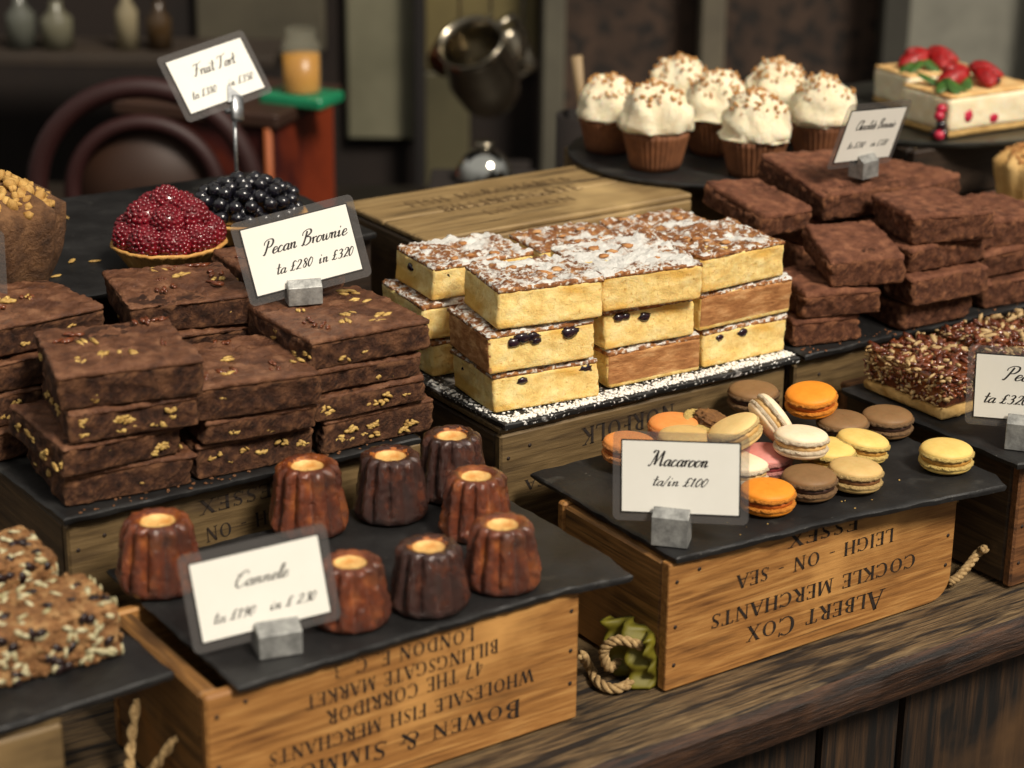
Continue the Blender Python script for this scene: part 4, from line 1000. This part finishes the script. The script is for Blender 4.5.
muffin('small golden crumble cake at the far right edge behind the brownies', (.800, .392, .1886), .024, .034, .052, mat('golden_cake', [(186, 140, 74), (222, 184, 120)], scale=60, rough=.7, bump=.8), M_crumbn, 8, 'crumble_cake')
riser('rear_crate', 'low crate under the golden crumble cake at the far right', .72, 1.0, .32, .455, 0, .1875, M_darkw)

# --- cheesecakes
M_cheese = mat('cheesecake', [(240, 222, 180), (248, 236, 206)], scale=60, rough=.55, bump=.4, bscale=160, sss=.2)
M_cheesetop = mat('cheesecake_top', [(206, 150, 84), (238, 206, 146)], scale=40, rough=.5)
M_straw = mat('strawberry', [(120, 8, 14), (186, 26, 26)], scale=110, rough=.4, bump=.6, bscale=500, coat=.2)
M_leaf = mat('mint_leaf', [(40, 74, 26), (76, 112, 42)], scale=50, rough=.5)
M_rcur = mat('red_currant', [(170, 22, 52), (206, 60, 84)], scale=50, rough=.25)
def cheesecake(label, c, yaw, w, d, h, seed):
    loc, rot = place(c, yaw, w, d)
    r = empty('cheesecake_slice', loc, rot, label, 'cake', 'berry topped cheesecake slices')
    mb = MB(); rough_block(mb, w, d, h*.16, seed, .002, .0008, .004, 80); mb.build('biscuit_base', M_short, r)
    mb = MB(); rough_block(mb, w, d, h*.78, seed, .004, .0012, .004, 60, zc=h*.15); mb.build('cream_layer', M_cheese, r)
    mb = MB(); rough_block(mb, w-.001, d-.001, h*.10, seed+2, .002, .001, .004, 50, zc=h*.9); mb.build('baked_top', M_cheesetop, r)
    rr_ = random.Random(seed)
    for k in range(4):
        mb = MB(); x, y = ((-.2, 0), (.08, -.18), (.25, .12), (.0, .28))[k]
        for s_ in (0,):
            mb.blob((0, 0, 0), (.021, .012, .010), 3, None, .15, k)
        mb.build('strawberry_half', M_straw, r, loc=(x*w, y*d, h+.009), rot=(.2, -.25, k*1.1))
    for k in range(5):
        mb = MB(); mb.blob((0, 0, 0), (.016, .007, .0012), 2, None, .3, k); mb.build('mint_leaf', M_leaf, r, loc=(rr_.uniform(-.42, -.1)*w, rr_.uniform(-.3, .3)*d, h+.006), rot=(rr_.uniform(-.5, .5), -.4, rr_.uniform(0, 3)))
    for k, (x, z_) in enumerate(((-.28, .48), (.02, .34))):
        mb = MB(); mb.blob((x*w, -d/2+.001, z_*h), (.008, .002, .0075), 2, None, .3, k); mb.build('embedded_currant', M_rcur, r)
    mb = MB(); mb.blob((w*.12, -d*.3, h+.006), (.006, .006, .006), 2); mb.build('blueberry', M_berry, r)
    return r
pa = P(951, 137, .257); pb = P(884, 100, .257)
cheesecake('front cheesecake slice with strawberry halves and red currants in its side', (.748, .462, .2568), -3, .130, .082, .048, 200)
cheesecake('rear cheesecake slice with a strawberry half and mint, left of the front one', (.800, .580, .2568), -8, .105, .07, .044, 204)
pg = P(942, 140, .257)
g = empty('currant_sprig', (pg.x-.005, pg.y+.0, .2568), (0, 0, 0), 'little sprig of dark and pink currants beside the front cheesecake', 'berries')
for k, (x, y, z_) in enumerate(((0, 0, .006), (.010, .004, .006), (.004, .010, .006), (.006, .004, .016), (.004, .006, .026), (.008, .008, .033))):
    mb = MB(); mb.blob((x, y, z_), (.006, .006, .006), 2); mb.build('currant', M_rcur if k in (0, 4, 5) else M_berry, g)

# ---------------------------------------------------------------- price signs
CW, CH = .0915, .0558
def rrect(w, h, r_, n=5):
    pts = []
    for (cx, cz_, a0) in ((w/2-r_, h/2-r_, 0), (-w/2+r_, h/2-r_, 90), (-w/2+r_, -h/2+r_, 180), (w/2-r_, -h/2+r_, 270)):
        for k in range(n+1): a = R(a0+90*k/n); pts.append((cx+r_*math.cos(a), cz_+r_*math.sin(a)))
    return pts
def plate(mb, pts, y0, y1):
    n = len(pts); mb.add([(a, y0, b) for a, b in pts]+[(a, y1, b) for a, b in pts], [list(range(n)), list(range(n, 2*n))[::-1]]+[(i, (i+1) % n, n+(i+1) % n, n+i) for i in range(n)])
def price_sign(label, ctr, yaw, lean, roll, base, lines, by=None, holder='block', w=CW, bs=(.030, .022), byaw=None, bdx=0, bdz=0):
    """ctr = middle of the card; base = level it stands on"""
    r = empty('price_sign', (ctr[0], ctr[1], base), (0, 0, 0), label, 'sign', 'cream price signs with script lettering')
    lam_pts = rrect(w+.015, CH*w/CW+.015, .005)
    h = CH*w/CW
    q = Matrix.Rotation(R(yaw), 3, 'Z') @ Matrix.Rotation(R(-lean), 3, 'X') @ Matrix.Rotation(R(roll), 3, 'Y')
    e = q.to_euler(); loc = (0, 0, ctr[2]-base)
    def fix(o): o.location = loc; o.rotation_euler = e; return o
    mb = MB(); plate(mb, lam_pts, .0004, .0009); lam = fix(mb.build('laminate_pouch', M_lam, r, smooth=False))
    mb = MB(); plate(mb, rrect(w+.0022, h+.0022, .0004, 1), -.0002, .0002); fix(mb.build('black_border', M_cardedge, r, smooth=False))
    mb = MB(); plate(mb, rrect(w, h, .0003, 1), -.0006, -.0003); fix(mb.build('paper_card', M_paper, r, smooth=False))
    mb = MB()
    for (t, x, z_, hh, wd) in lines: script_line(mb, t, x*w, z_*h, hh, y=-.00075, width=wd*w)
    if lines: fix(mb.build('script_lettering', M_script, r, smooth=False))
    if holder == 'block':
        low = q @ Vector((bdx, 0, -h/2))+Vector(loc)          # foot of the card
        bh = low.z+.003+bdz; by_ = R(yaw if byaw is None else byaw)
        M = Matrix.Translation((low.x, low.y, 0)) @ Matrix.Rotation(by_, 4, 'Z')
        mb = MB(); b0, b1 = bs
        # folded metal block: slotted foot with a sloping top lip in front of the card
        fy = -b1*.55; ky = b1*.5
        pts = [(fy, .0004), (ky, .0004), (ky, bh-.001), (.0022, bh-.001), (.0022, bh-.006), (-.0010, bh-.006), (-.0022, bh+.0025), (fy, bh-.0035)]
        n = len(pts)
        mb.add([M @ Vector((-b0/2, a, b)) for a, b in pts]+[M @ Vector((b0/2, a, b)) for a, b in pts], [list(range(n)), list(range(n, 2*n))[::-1]]+[(i, (i+1) % n, n+(i+1) % n, n+i) for i in range(n)])
        hb = mb.build('metal_holder', M_alu, r, smooth=False); bv = hb.modifiers.new('b', 'BEVEL'); bv.width = .0006; bv.segments = 2
    return r, q, loc
price_sign('Macaroon price card in a metal block in front of the macarons', (.0251, .0218, .1706), -47.6, 12.5, -3.5, Z1+.0002,
           [('Macaroon', -.27, .16, .0125, .50), ('ta/in £1.00', -.24, -.12, .0092, .46)], bs=(.029, .020), bdx=-.006)
price_sign('Cannele price card in a metal block among the caneles', (-.3326, .0375, .1634), -13.6, 12, -5.2, Z1+.0002,
           [('Cannele', -.20, .08, .0105, .42), ('ta £1.90', -.40, -.30, .0088, .32), ('in £ 2.30', .04, -.30, .0088, .36)], bs=(.031, .026), bdx=.006)
price_sign('Pecan Brownie price card in a metal block on the left brownie pile', (-.1303, .3392, .2994), -17.2, 18, -10, .2562,
           [('Pecan Brownie', -.36, .06, .0120, .80), ('ta £2.80', -.28, -.26, .0100, .34), ('in £3.20', .12, -.26, .0100, .33)], bs=(.029, .016), bdx=-.006)
price_sign('Chocolate Brownie price card in a metal clip on the right brownie pile', (.4890, .3170, .3240), 8, -15, 5.5, .2800,
           [('Chocolate Brownie', -.33, .12, .0105, .72), ('ta £2.80', -.36, -.24, .0085, .30), ('in £3.20', .06, -.24, .0085, .30)], w=.088, bs=(.024, .018), bdx=.004)
price_sign('half cropped pecan price card at the right edge, in a metal block', (.3794, -.0092, .1828), -52, 3.5, -2.3, ZR+.0002,
           [('Pecan', -.26, .12, .0125, .40), ('ta £3.20', -.42, -.26, .0110, .40), ('in £3.50', .10, -.26, .0110, .34)], bs=(.034, .022), bdx=0)
pl = P(-60, 268, .29)
price_sign('laminated sign cut off by the left edge, in front of the muffin', (pl.x, pl.y, .285), -30, 6, 0, ZT+.0002, [], bs=(.03, .02))
# fruit tart sign on a wire pole
fr, q, lc_ = price_sign('Fruit Tart price card clipped to a tall thin wire pole above the tarts', (-.0250, .7010, .3700), 3.6, 31.5, -10.2, ZT+.0002,
           [('Fruit Tart', -.26, .10, .0125, .56), ('ta £3.80', -.40, -.28, .0095, .32), ('in £3.50', .08, -.28, .0095, .34)], holder=None, w=.0900)
low = q @ Vector((.006, -.001, -.026))+Vector(lc_)
mb = MB(); mb.tube([(low.x, low.y-.002, .0006), (low.x, low.y-.002, low.z-.012)], .0020, 10); mb.build('wire_pole', M_steel, fr)
mb = MB(); mb.lathe([(.0005, .0001), (.022, .0001), (.022, .003), (.0005, .0035)], 32); mb.build('pole_foot', M_steel, fr, loc=(low.x, low.y-.002, .0))
mb = MB(); mb.rbox((0, 0, 0), (.013, .007, .026), .002); mb.build('clip_jaw', M_steel, fr, loc=(low.x+.001, low.y-.006, low.z-.010), rot=(R(-25), R(12), 0))
mb = MB(); mb.add([(-.009, -.0030, -.004), (.009, -.0030, -.004), (0, -.0022, .013), (-.009, -.0010, -.004), (.009, -.0010, -.004), (0, -.0006, .013)], [(0, 1, 2), (3, 5, 4), (0, 3, 4, 1), (1, 4, 5, 2), (2, 5, 3, 0)])
o = mb.build('clip_tab', M_steel, fr, smooth=False); o.location = low; o.rotation_euler = q.to_euler()
mb = MB(); mb.lathe([(.0004, -.009), (.0028, -.009), (.0028, .009), (.0004, .009)], 14); mb.build('clip_hinge', M_steel, fr, loc=(low.x, low.y-.001, low.z-.013), rot=(0, PI/2, 0))

# ---------------------------------------------------------------- rope, cloth, crumbs on the counter
def rope(name, label, pts, rad=.004, turns=1.1):
    pts = [Vector(p) for p in pts]; sm = []
    for i in range(len(pts)-1):
        a, b, c, d = pts[max(i-1, 0)], pts[i], pts[i+1], pts[min(i+2, len(pts)-1)]
        for k in range(10):
            t = k/10; sm.append(.5*((2*b)+(-a+c)*t+(2*a-5*b+4*c-d)*t*t+(-a+3*b-3*c+d)*t**3))
    sm.append(pts[-1]); r = empty(name, sm[0], (0, 0, 0), label, 'rope')
    for s in range(3):
        mb = MB(); out = []
        for i, p in enumerate(sm):
            t = (sm[min(i+1, len(sm)-1)]-sm[max(i-1, 0)]).normalized(); u = t.cross(Vector((.1, .2, 1))).normalized(); v = t.cross(u); a = i*turns*.55+s*2*PI/3
            out.append(p-sm[0]+(u*math.cos(a)+v*math.sin(a))*rad*.52)
        mb.tube(out, rad*.55, 6); mb.build('strand', M_rope, r)
    return r
z0 = .0045
rope('rope_loop', 'frayed twisted rope loop on the counter between the two lettered crates',
     [P(582, 655, .03)+Vector((0, 0, 0)), P(590, 668, z0), P(600, 684, z0), P(620, 688, z0), P(640, 672, z0), P(622, 660, .012), P(609, 668, .012), P(604, 650, .03), P(618, 640, .04), P(642, 646, .036)], .0042)
mb = MB()
pc = P(632, 690, 0)
nn = 26; vs = []
for i in range(nn+1):
    for j in range(nn+1):
        u, v = i/nn, j/nn
        x = (u-.5)*.052; zz = v*.050*(1-.25*abs(u-.5)); y = .006*math.sin(u*14+v*3)+.003*math.sin(v*17+u*5)
        vs.append((x, y, zz+.0005))
nq = len(vs); vs += [(a, b+.010, c) for a, b, c in vs]
f = [(i*(nn+1)+j, (i+1)*(nn+1)+j, (i+1)*(nn+1)+j+1, i*(nn+1)+j+1) for i in range(nn) for j in range(nn)]
f2 = [tuple(nq+q for q in reversed(t)) for t in f]
edge = [i*(nn+1) for i in range(nn+1)]+[nn*(nn+1)+j for j in range(1, nn+1)]+[i*(nn+1)+nn for i in range(nn-1, -1, -1)]+[j for j in range(nn-1, 0, -1)]
f3 = [(edge[k], edge[(k+1) % len(edge)], nq+edge[(k+1) % len(edge)], nq+edge[k]) for k in range(len(edge))]
mb.add(vs, f+f2+f3)
o = mb.build('folded_cloth', mat('yellow_green_cloth', [(84, 78, 10), (122, 112, 20)], scale=30, rough=.6), loc=(-.013, .036, 0), rot=(0, 0, R(-84)))
tag(o, 'crumpled yellow green cloth in the gap between the lettered crates', 'cloth')
rope('rope_end', 'short bleached twisted rope end beside the right crate', [P(949, 582, .006), P(958, 577, .010), P(968, 566, .016), P(979, 552, .024), P(985, 549, .030)], .0040)
rr_ = random.Random(99)
def crumbs(label, spots, m, s=(.0008, .002), name='crumbs'):
    mb = MB()
    for (x, y, z_) in spots:
        k = rr_.uniform(*s); mb.blob((x, y, z_+k*.4), (k, k*.8, k*.5), 1, Euler((0, 0, rr_.random()*6)).to_matrix(), .6, rr_.random()*90)
    o = mb.build(name, m); tag(o, label, 'crumbs', kind='stuff'); return o
sp = [(rr_.uniform(-.38, -.08), rr_.uniform(.240, .255), ZL) for _ in range(60)]
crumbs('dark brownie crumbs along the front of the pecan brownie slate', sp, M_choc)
sp = [(rr_.uniform(.02, .31), rr_.uniform(-.01, .03), Z1) for _ in range(16)]
crumbs('tiny pale crumbs on the front of the macaron slate', sp, M_nut, (.0005, .0012))
sp = [(rr_.uniform(-.004, .315), .2165+abs(rr_.gauss(0, .009)), ZM) for _ in range(1700)]+[(rr_.uniform(-.008, .0), rr_.uniform(.22, .34), ZM) for _ in range(120)]
crumbs('white icing sugar spilt along the front of the cake slate', sp, M_sugar, (.0006, .0022), 'spilt_icing_sugar')
sp = [(rr_.uniform(.33, .66), rr_.uniform(.208, .24), ZM) for _ in range(60)]
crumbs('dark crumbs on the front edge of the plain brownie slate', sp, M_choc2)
for k, (x, y, s_) in enumerate(((68, 308, 1.0), (56, 277, .7), (72, 262, .8), (66, 218, .6), (14, 307, .6), (95, 262, .7))):
    mb = MB(); mb.blob((0, 0, .0015*s_), (.0085*s_, .0032*s_, .0014*s_), 2, None, .5, k); p = P(x, y, ZT)
    o = mb.build('nut_flake', M_nut, loc=(p.x, p.y, ZT), rot=(0, 0, R(-30+40*k)))
    tag(o, ('largest golden nut flake on the tart slate in front of the muffin', 'small nut flake beside the muffin foot', 'long nut flake right of the muffin', 'nut flake near the muffin top edge', 'nut flake under the left cropped sign', 'nut flake between muffin and raspberry tart')[k], 'nut flake', 'nut flakes on the tart slate')

# ---------------------------------------------------------------- shop interior behind (far out of focus)
def gm(name, a, b=None, **k): return mat(name, [a, b or a], **k)
wn = Vector((-FW.x, -FW.y, 0)).normalized(); wl = Vector((RT.x, RT.y, 0)).normalized()
WD = 3.7
wc = PD(512, 100, WD); wc.z = 0
wyaw = math.atan2(wl.y, wl.x)
def wallbox(name, x0, x1, z0_, z1_, off, th, m, struct_=True, label=None, cat=None, sm=False):
    mb = MB(); mb.rbox(((x0+x1)/2, -off-th/2, (z0_+z1_)/2), (x1-x0, th, z1_-z0_), .004)
    o = mb.build(name, m, loc=wc, rot=(0, 0, wyaw), smooth=False)
    if struct_: o['kind'] = 'structure'
    else: tag(o, label, cat)
    return o
def wx(px): return (px-512)/FPX*WD
def wz(py): return PD(512, py, WD).z
ZB = wz(260)
M_wdark = gm('dark_wall', (16, 9, 6), (29, 18, 11), rough=.9)
wallbox('wall_back', -1.6, 1.6, -.72, 1.6, 0, .05, M_wdark)
wallbox('trim_1', wx(560), wx(868), -.3, 1.4, .051, .03, mat('brown_brick', [(44, 32, 24), (72, 54, 42)], scale=14, rough=.9, bump=.5, spots=[((30, 24, 20), 40, .5, .6)]))
wallbox('trim_2', wx(888), wx(1012), wz(88), 1.4, .082, .02, mat('grey_plaster', [(112, 110, 100), (132, 130, 118)], scale=20, rough=.9))
wallbox('trim_3', wx(540), wx(562), -.3, 1.4, .09, .05, gm('post_grey', (74, 70, 60), (92, 88, 74), rough=.6))
wallbox('trim_4', wx(690), wx(714), -.3, 1.4, .09, .05, gm('post_grey_b', (84, 78, 66), (104, 96, 80), rough=.6))
wallbox('trim_5', wx(862), wx(888), -.3, 1.4, .10, .05, gm('post_dark', (48, 46, 40), (60, 58, 50), rough=.6))
wallbox('trim_6', wx(1012), wx(1060), -.3, 1.4, .10, .05, gm('post_brown', (30, 24, 20), (38, 30, 24), rough=.6))
wallbox('window_1', wx(350), wx(418), wz(134), 1.4, .052, .02, mat('frosted_pane', [(92, 90, 72), (120, 116, 96)], scale=5, rough=.5))
wallbox('window_2', wx(426), wx(536), wz(60), 1.4, .052, .02, mat('amber_pane', [(92, 82, 52), (116, 104, 66)], scale=5, rough=.5))
wallbox('window_3', wx(424), wx(470), wz(190), wz(62), .052, .02, mat('olive_pane', [(66, 62, 44), (88, 82, 60)], scale=5, rough=.5))
wallbox('trim_7', wx(416), wx(428), -.3, 1.4, .08, .03, gm('post_black', (24, 20, 18), rough=.6))
wallbox('window_4', wx(205), wx(330), wz(42), 1.4, .052, .02, mat('dim_pane', [(60, 56, 46), (84, 78, 64)], scale=5, rough=.5))
# back bench
M_bcap = gm('bottle_cap', (60, 56, 50))
bench_z = -.10
bd = PD(512, 150, 3.0); bd.z = 0
mb = MB(); mb.rbox((0, .12, bench_z-.02), (2.9, .70, .04), .003)
bench = mb.build('back_bench', gm('bench_dark', (28, 22, 18), (42, 34, 26), rough=.5), loc=bd, rot=(0, 0, wyaw), smooth=False)
tag(bench, 'dark work bench along the back of the shop, mostly hidden', 'bench')
for sx in (-1.35, 0, 1.35):
    mb = MB(); mb.box((sx, .3, -.37), (.06, .06, .70)); mb.build('bench_leg', M_wdark, bench, smooth=False)
def at_bench(px, py, zz, h=0): return P(px, py, zz)
# red brown drum-like box
M_rust = mat('rust_red_board', [(92, 30, 10), (130, 50, 20)], scale=6, rough=.5, spots=[((54, 12, 8), 5, .5, .6)])
def bbox(name, label, cat, px0, px1, pyt, D, m, z0_=.0, depth=.15, slope=0):
    a = PD(px0, pyt, D); b = PD(px1, pyt, D); r = empty(name, ((a.x+b.x)/2, (a.y+b.y)/2, bench_z+.0005), (0, 0, wyaw+R(slope)), label, cat)
    wd = (b-a).length; h_ = a.z-bench_z
    return r, wd, h_
r, wd, h_ = bbox('wooden_cabinet', 'rust red wooden cabinet with a dark top board in the blurred background', 'cabinet', 112, 282, 120, 2.95, M_rust, slope=-20)
board('body', r, (0, .1, h_/2), (wd, .2, h_), M_rust, bev=.004)
board('top_board', r, (0, .1, h_+.0105), (wd+.02, .22, .02), gm('cabinet_top', (40, 22, 14), (58, 34, 20)), bev=.003)
mb = MB(); mb.tube([(wd*.47, -.004, .0), (wd*.47, -.004, h_)], .006, 8); mb.build('edge_bead', gm('orange_bead', (150, 76, 30)), r)
# big dark red hoop leaning in front
ring_c = PD(146, 190, 2.74)
r = empty('dark_red_hoop', (ring_c.x, ring_c.y, bench_z+.0005), (0, 0, wyaw), 'dark red double hoop like a barrel end standing in the blurred background', 'hoop')
for k, (ra, tr_) in enumerate(((.142, .014), (.096, .011))):
    mb = MB(); pts = [(ra*math.cos(a), 0, .180+ra*math.sin(a)) for a in [2*PI*i/48 for i in range(49)]]; mb.tube(pts, tr_, 10, cap=False); mb.build('hoop_ring', gm('hoop_red%d' % k, (34, 5, 4), (44, 9, 7), rough=.6), r)
mb = MB(); mb.lathe([(.0005, -.006), (.090, -.006), (.090, .006), (.0005, .006)], 40); mb.build('hoop_disc', gm('disc_brown', (44, 25, 14), (56, 32, 18)), r, loc=(0, .012, .180), rot=(PI/2, 0, 0))
# green tray and jar with yellow contents standing on the cabinet
cabt = PD(300, 108, 2.9)
def on_cab(px, pyb, D=2.84): p = PD(px, pyb, D); return p
ctop = PD(256, 124, 2.95).z+.0215
ck = P(302, 103, ctop)
mb = MB(); mb.rbox((0, 0, .008), (.10, .07, .016), .003)
o = mb.build('green_tray', gm('green_plastic', (24, 110, 74), (34, 130, 90), rough=.3), loc=(ck.x, ck.y, ctop+.0003), rot=(0, 0, wyaw+R(-25)), smooth=False); tag(o, 'green plastic tray under the yellow jar, out of focus', 'tray')
r = empty('yellow_jar', (ck.x, ck.y, ctop+.0168), (0, 0, 0), 'glass jar of yellow contents standing on the green tray', 'jar')
mb = MB(); mb.lathe([(.0005, .0005), (.025, .0005), (.026, .004), (.026, .054), (.0005, .055)], 28); mb.build('yellow_contents', gm('yellow_preserve', (170, 112, 8), (196, 136, 14), rough=.3), r)
mb = MB(); mb.lathe([(.0005, 0.0001), (.028, .0001), (.029, .004), (.029, .066), (.022, .078), (.022, .090), (.0205, .090), (.0205, .078), (.027, .065), (.027, .0002)], 28, cap=False)
mb.build('glass_body', mat('jar_glass', [(190, 190, 170)], rough=.05, alpha=.08), r)
# shelf with bottles, top left
q = PD(90, 46, 3.45)
mb = MB(); mb.rbox((0, 0, -.009), (.62, .16, .018), .002)
o = mb.build('wall_shelf', gm('shelf_dark', (38, 30, 24), (52, 42, 32)), loc=(q.x, q.y, q.z), rot=(0, 0, wyaw), smooth=False); tag(o, 'dark wall shelf high at the left in the blurred background', 'shelf')
for k, (px, col, hh, rr1, lb) in enumerate(((128, (206, 190, 150), .10, .018, 'pale cream bottle at the right end of the high shelf'), (58, (150, 146, 120), .08, .026, 'dull glass bottle in the middle of the high shelf'), (22, (130, 132, 118), .09, .024, 'grey bottle at the left end of the high shelf'), (160, (96, 70, 40), .08, .02, 'brown bottle at the far right end of the high shelf'))):
    c_ = PD(px, 46, 3.43); r = empty('bottle', (c_.x, c_.y, q.z+.0004), (0, 0, 0), lb, 'bottle', 'bottles on the high shelf')
    mb = MB(); mb.lathe([(.0005, .0002), (rr1, .0002), (rr1, hh*.62), (rr1*.4, hh*.8), (rr1*.4, hh), (.0005, hh)], 24); mb.build('bottle_body', gm('bottle_%d' % k, tuple(int(v*.62) for v in col), rough=.2), r)
    mb = MB(); mb.lathe([(.0005, hh+.0003), (rr1*.45, hh+.0003), (rr1*.45, hh+.014), (.0005, hh+.014)], 16); mb.build('cap', M_bcap, r)
# hanging jugs, ladle bowl
rail = wc+wl*wx(480)
def jug(label, px, py, D, s, rot, m):
    p = PD(px, py, D); r = empty('steel_jug', p, rot, label, 'jug')
    mb = MB(); mb.lathe([(.0005, -.05*s), (.030*s, -.05*s), (.036*s, -.04*s), (.043*s, .0), (.036*s, .04*s), (.040*s, .055*s), (.037*s, .055*s), (.033*s, .04*s), (.039*s, 0), (.03*s, -.04*s), (.0005, -.045*s)], 32, cap=False); mb.build('body', m, r)
    mb = MB(); mb.tube([(.036*s, 0, .042*s), (.065*s, 0, .036*s), (.072*s, 0, 0), (.060*s, 0, -.03*s), (.036*s, 0, -.032*s)], .005*s, 8); mb.build('handle', m, r)
    hook = MB(); L_h = 1.25-p.z; Mi = Euler(rot).to_matrix().inverted()
    q0 = Vector((.07*s, 0, 0)); q1 = q0+Mi @ Vector((0, 0, L_h)); hook.tube([q0, q0+(q1-q0)*.5, q1], .002, 6); hook.build('hanging_wire', M_steel, r)
    return r
M_bmetal = mat('dull_steel', [(120, 112, 98), (176, 168, 150)], scale=14, rough=.22, metal=1)
M_copper = mat('dull_copper', [(110, 66, 44), (150, 96, 66)], scale=14, rough=.25, metal=1)
jug('steel jug hanging in the blurred background above the crate lid', 482, 72, 3.1, 1.25, (R(20), R(-35), 0), M_bmetal)
jug('small copper jug hanging left of the steel one', 452, 52, 3.2, .7, (R(10), R(60), .5), M_copper)
jug('small bright steel cup hanging right of the big jug', 514, 55, 3.2, .7, (R(-10), R(30), 2), M_bmetal)
pw = P(483, 182, bench_z)
sh = PD(484, 180, 2.7)
r = empty('crate_stand', (sh.x, sh.y, bench_z+.0005), (0, 0, wyaw), 'dark stand holding the shiny bowl behind the crate lid', 'stand')
board('body', r, (0, 0, (sh.z-bench_z)/2), (.14, .12, sh.z-bench_z-.002), M_wdark, bev=.003)
r = empty('steel_bowl', (sh.x, sh.y, sh.z), (0, 0, 0), 'shiny upturned steel bowl behind the printed crate lid', 'bowl')
mb = MB(); mb.lathe([(.036, .0005), (.038, .002)]+[(.037*math.cos(a), .002+.042*math.sin(a)) for a in [PI/2*k/10 for k in range(1, 10)]]+[(.0005, .0445)], 40, cap=True); mb.build('dome', mat('mirror_steel', [(190, 190, 184)], rough=.12, metal=1), r)
mb = MB(); mb.lathe([(.0005, .0440), (.012, .0440), (.014, .050), (.0005, .051)], 20); mb.build('foot_ring', M_bmetal, r)
pr = PD(586, 90, 2.5)
r = empty('rolling_pin_holder', (pr.x, pr.y, bench_z+.0005), (0, 0, wyaw), 'tall dark canister behind the cupcakes holding a pale handled utensil', 'canister')
mb = MB(); mb.lathe([(.0005, .0003), (.035, .0003), (.035, pr.z-bench_z-.03), (.031, pr.z-bench_z-.03), (.031, .01), (.0005, .01)], 30, cap=False); mb.build('canister_body', M_wdark, r)
mb = MB(); hz = pr.z-bench_z; mb.tube([(0, 0, .02), (-.005, 0, hz-.02), (-.012, 0, hz+.04)], [.004, .005, .007], 10); mb.build('utensil_handle', gm('pale_wood', (150, 126, 92)), r)
# unseen strip of shop ceiling, added to keep the interior dim
mb = MB(); mb.box((0, 0, 0), (5, 1.0, .04)); o = mb.build('ceiling', M_wdark, loc=(wc.x+wn.x*.3, wc.y+wn.y*.3, 1.9), rot=(0, 0, wyaw), smooth=False); o['kind'] = 'structure'
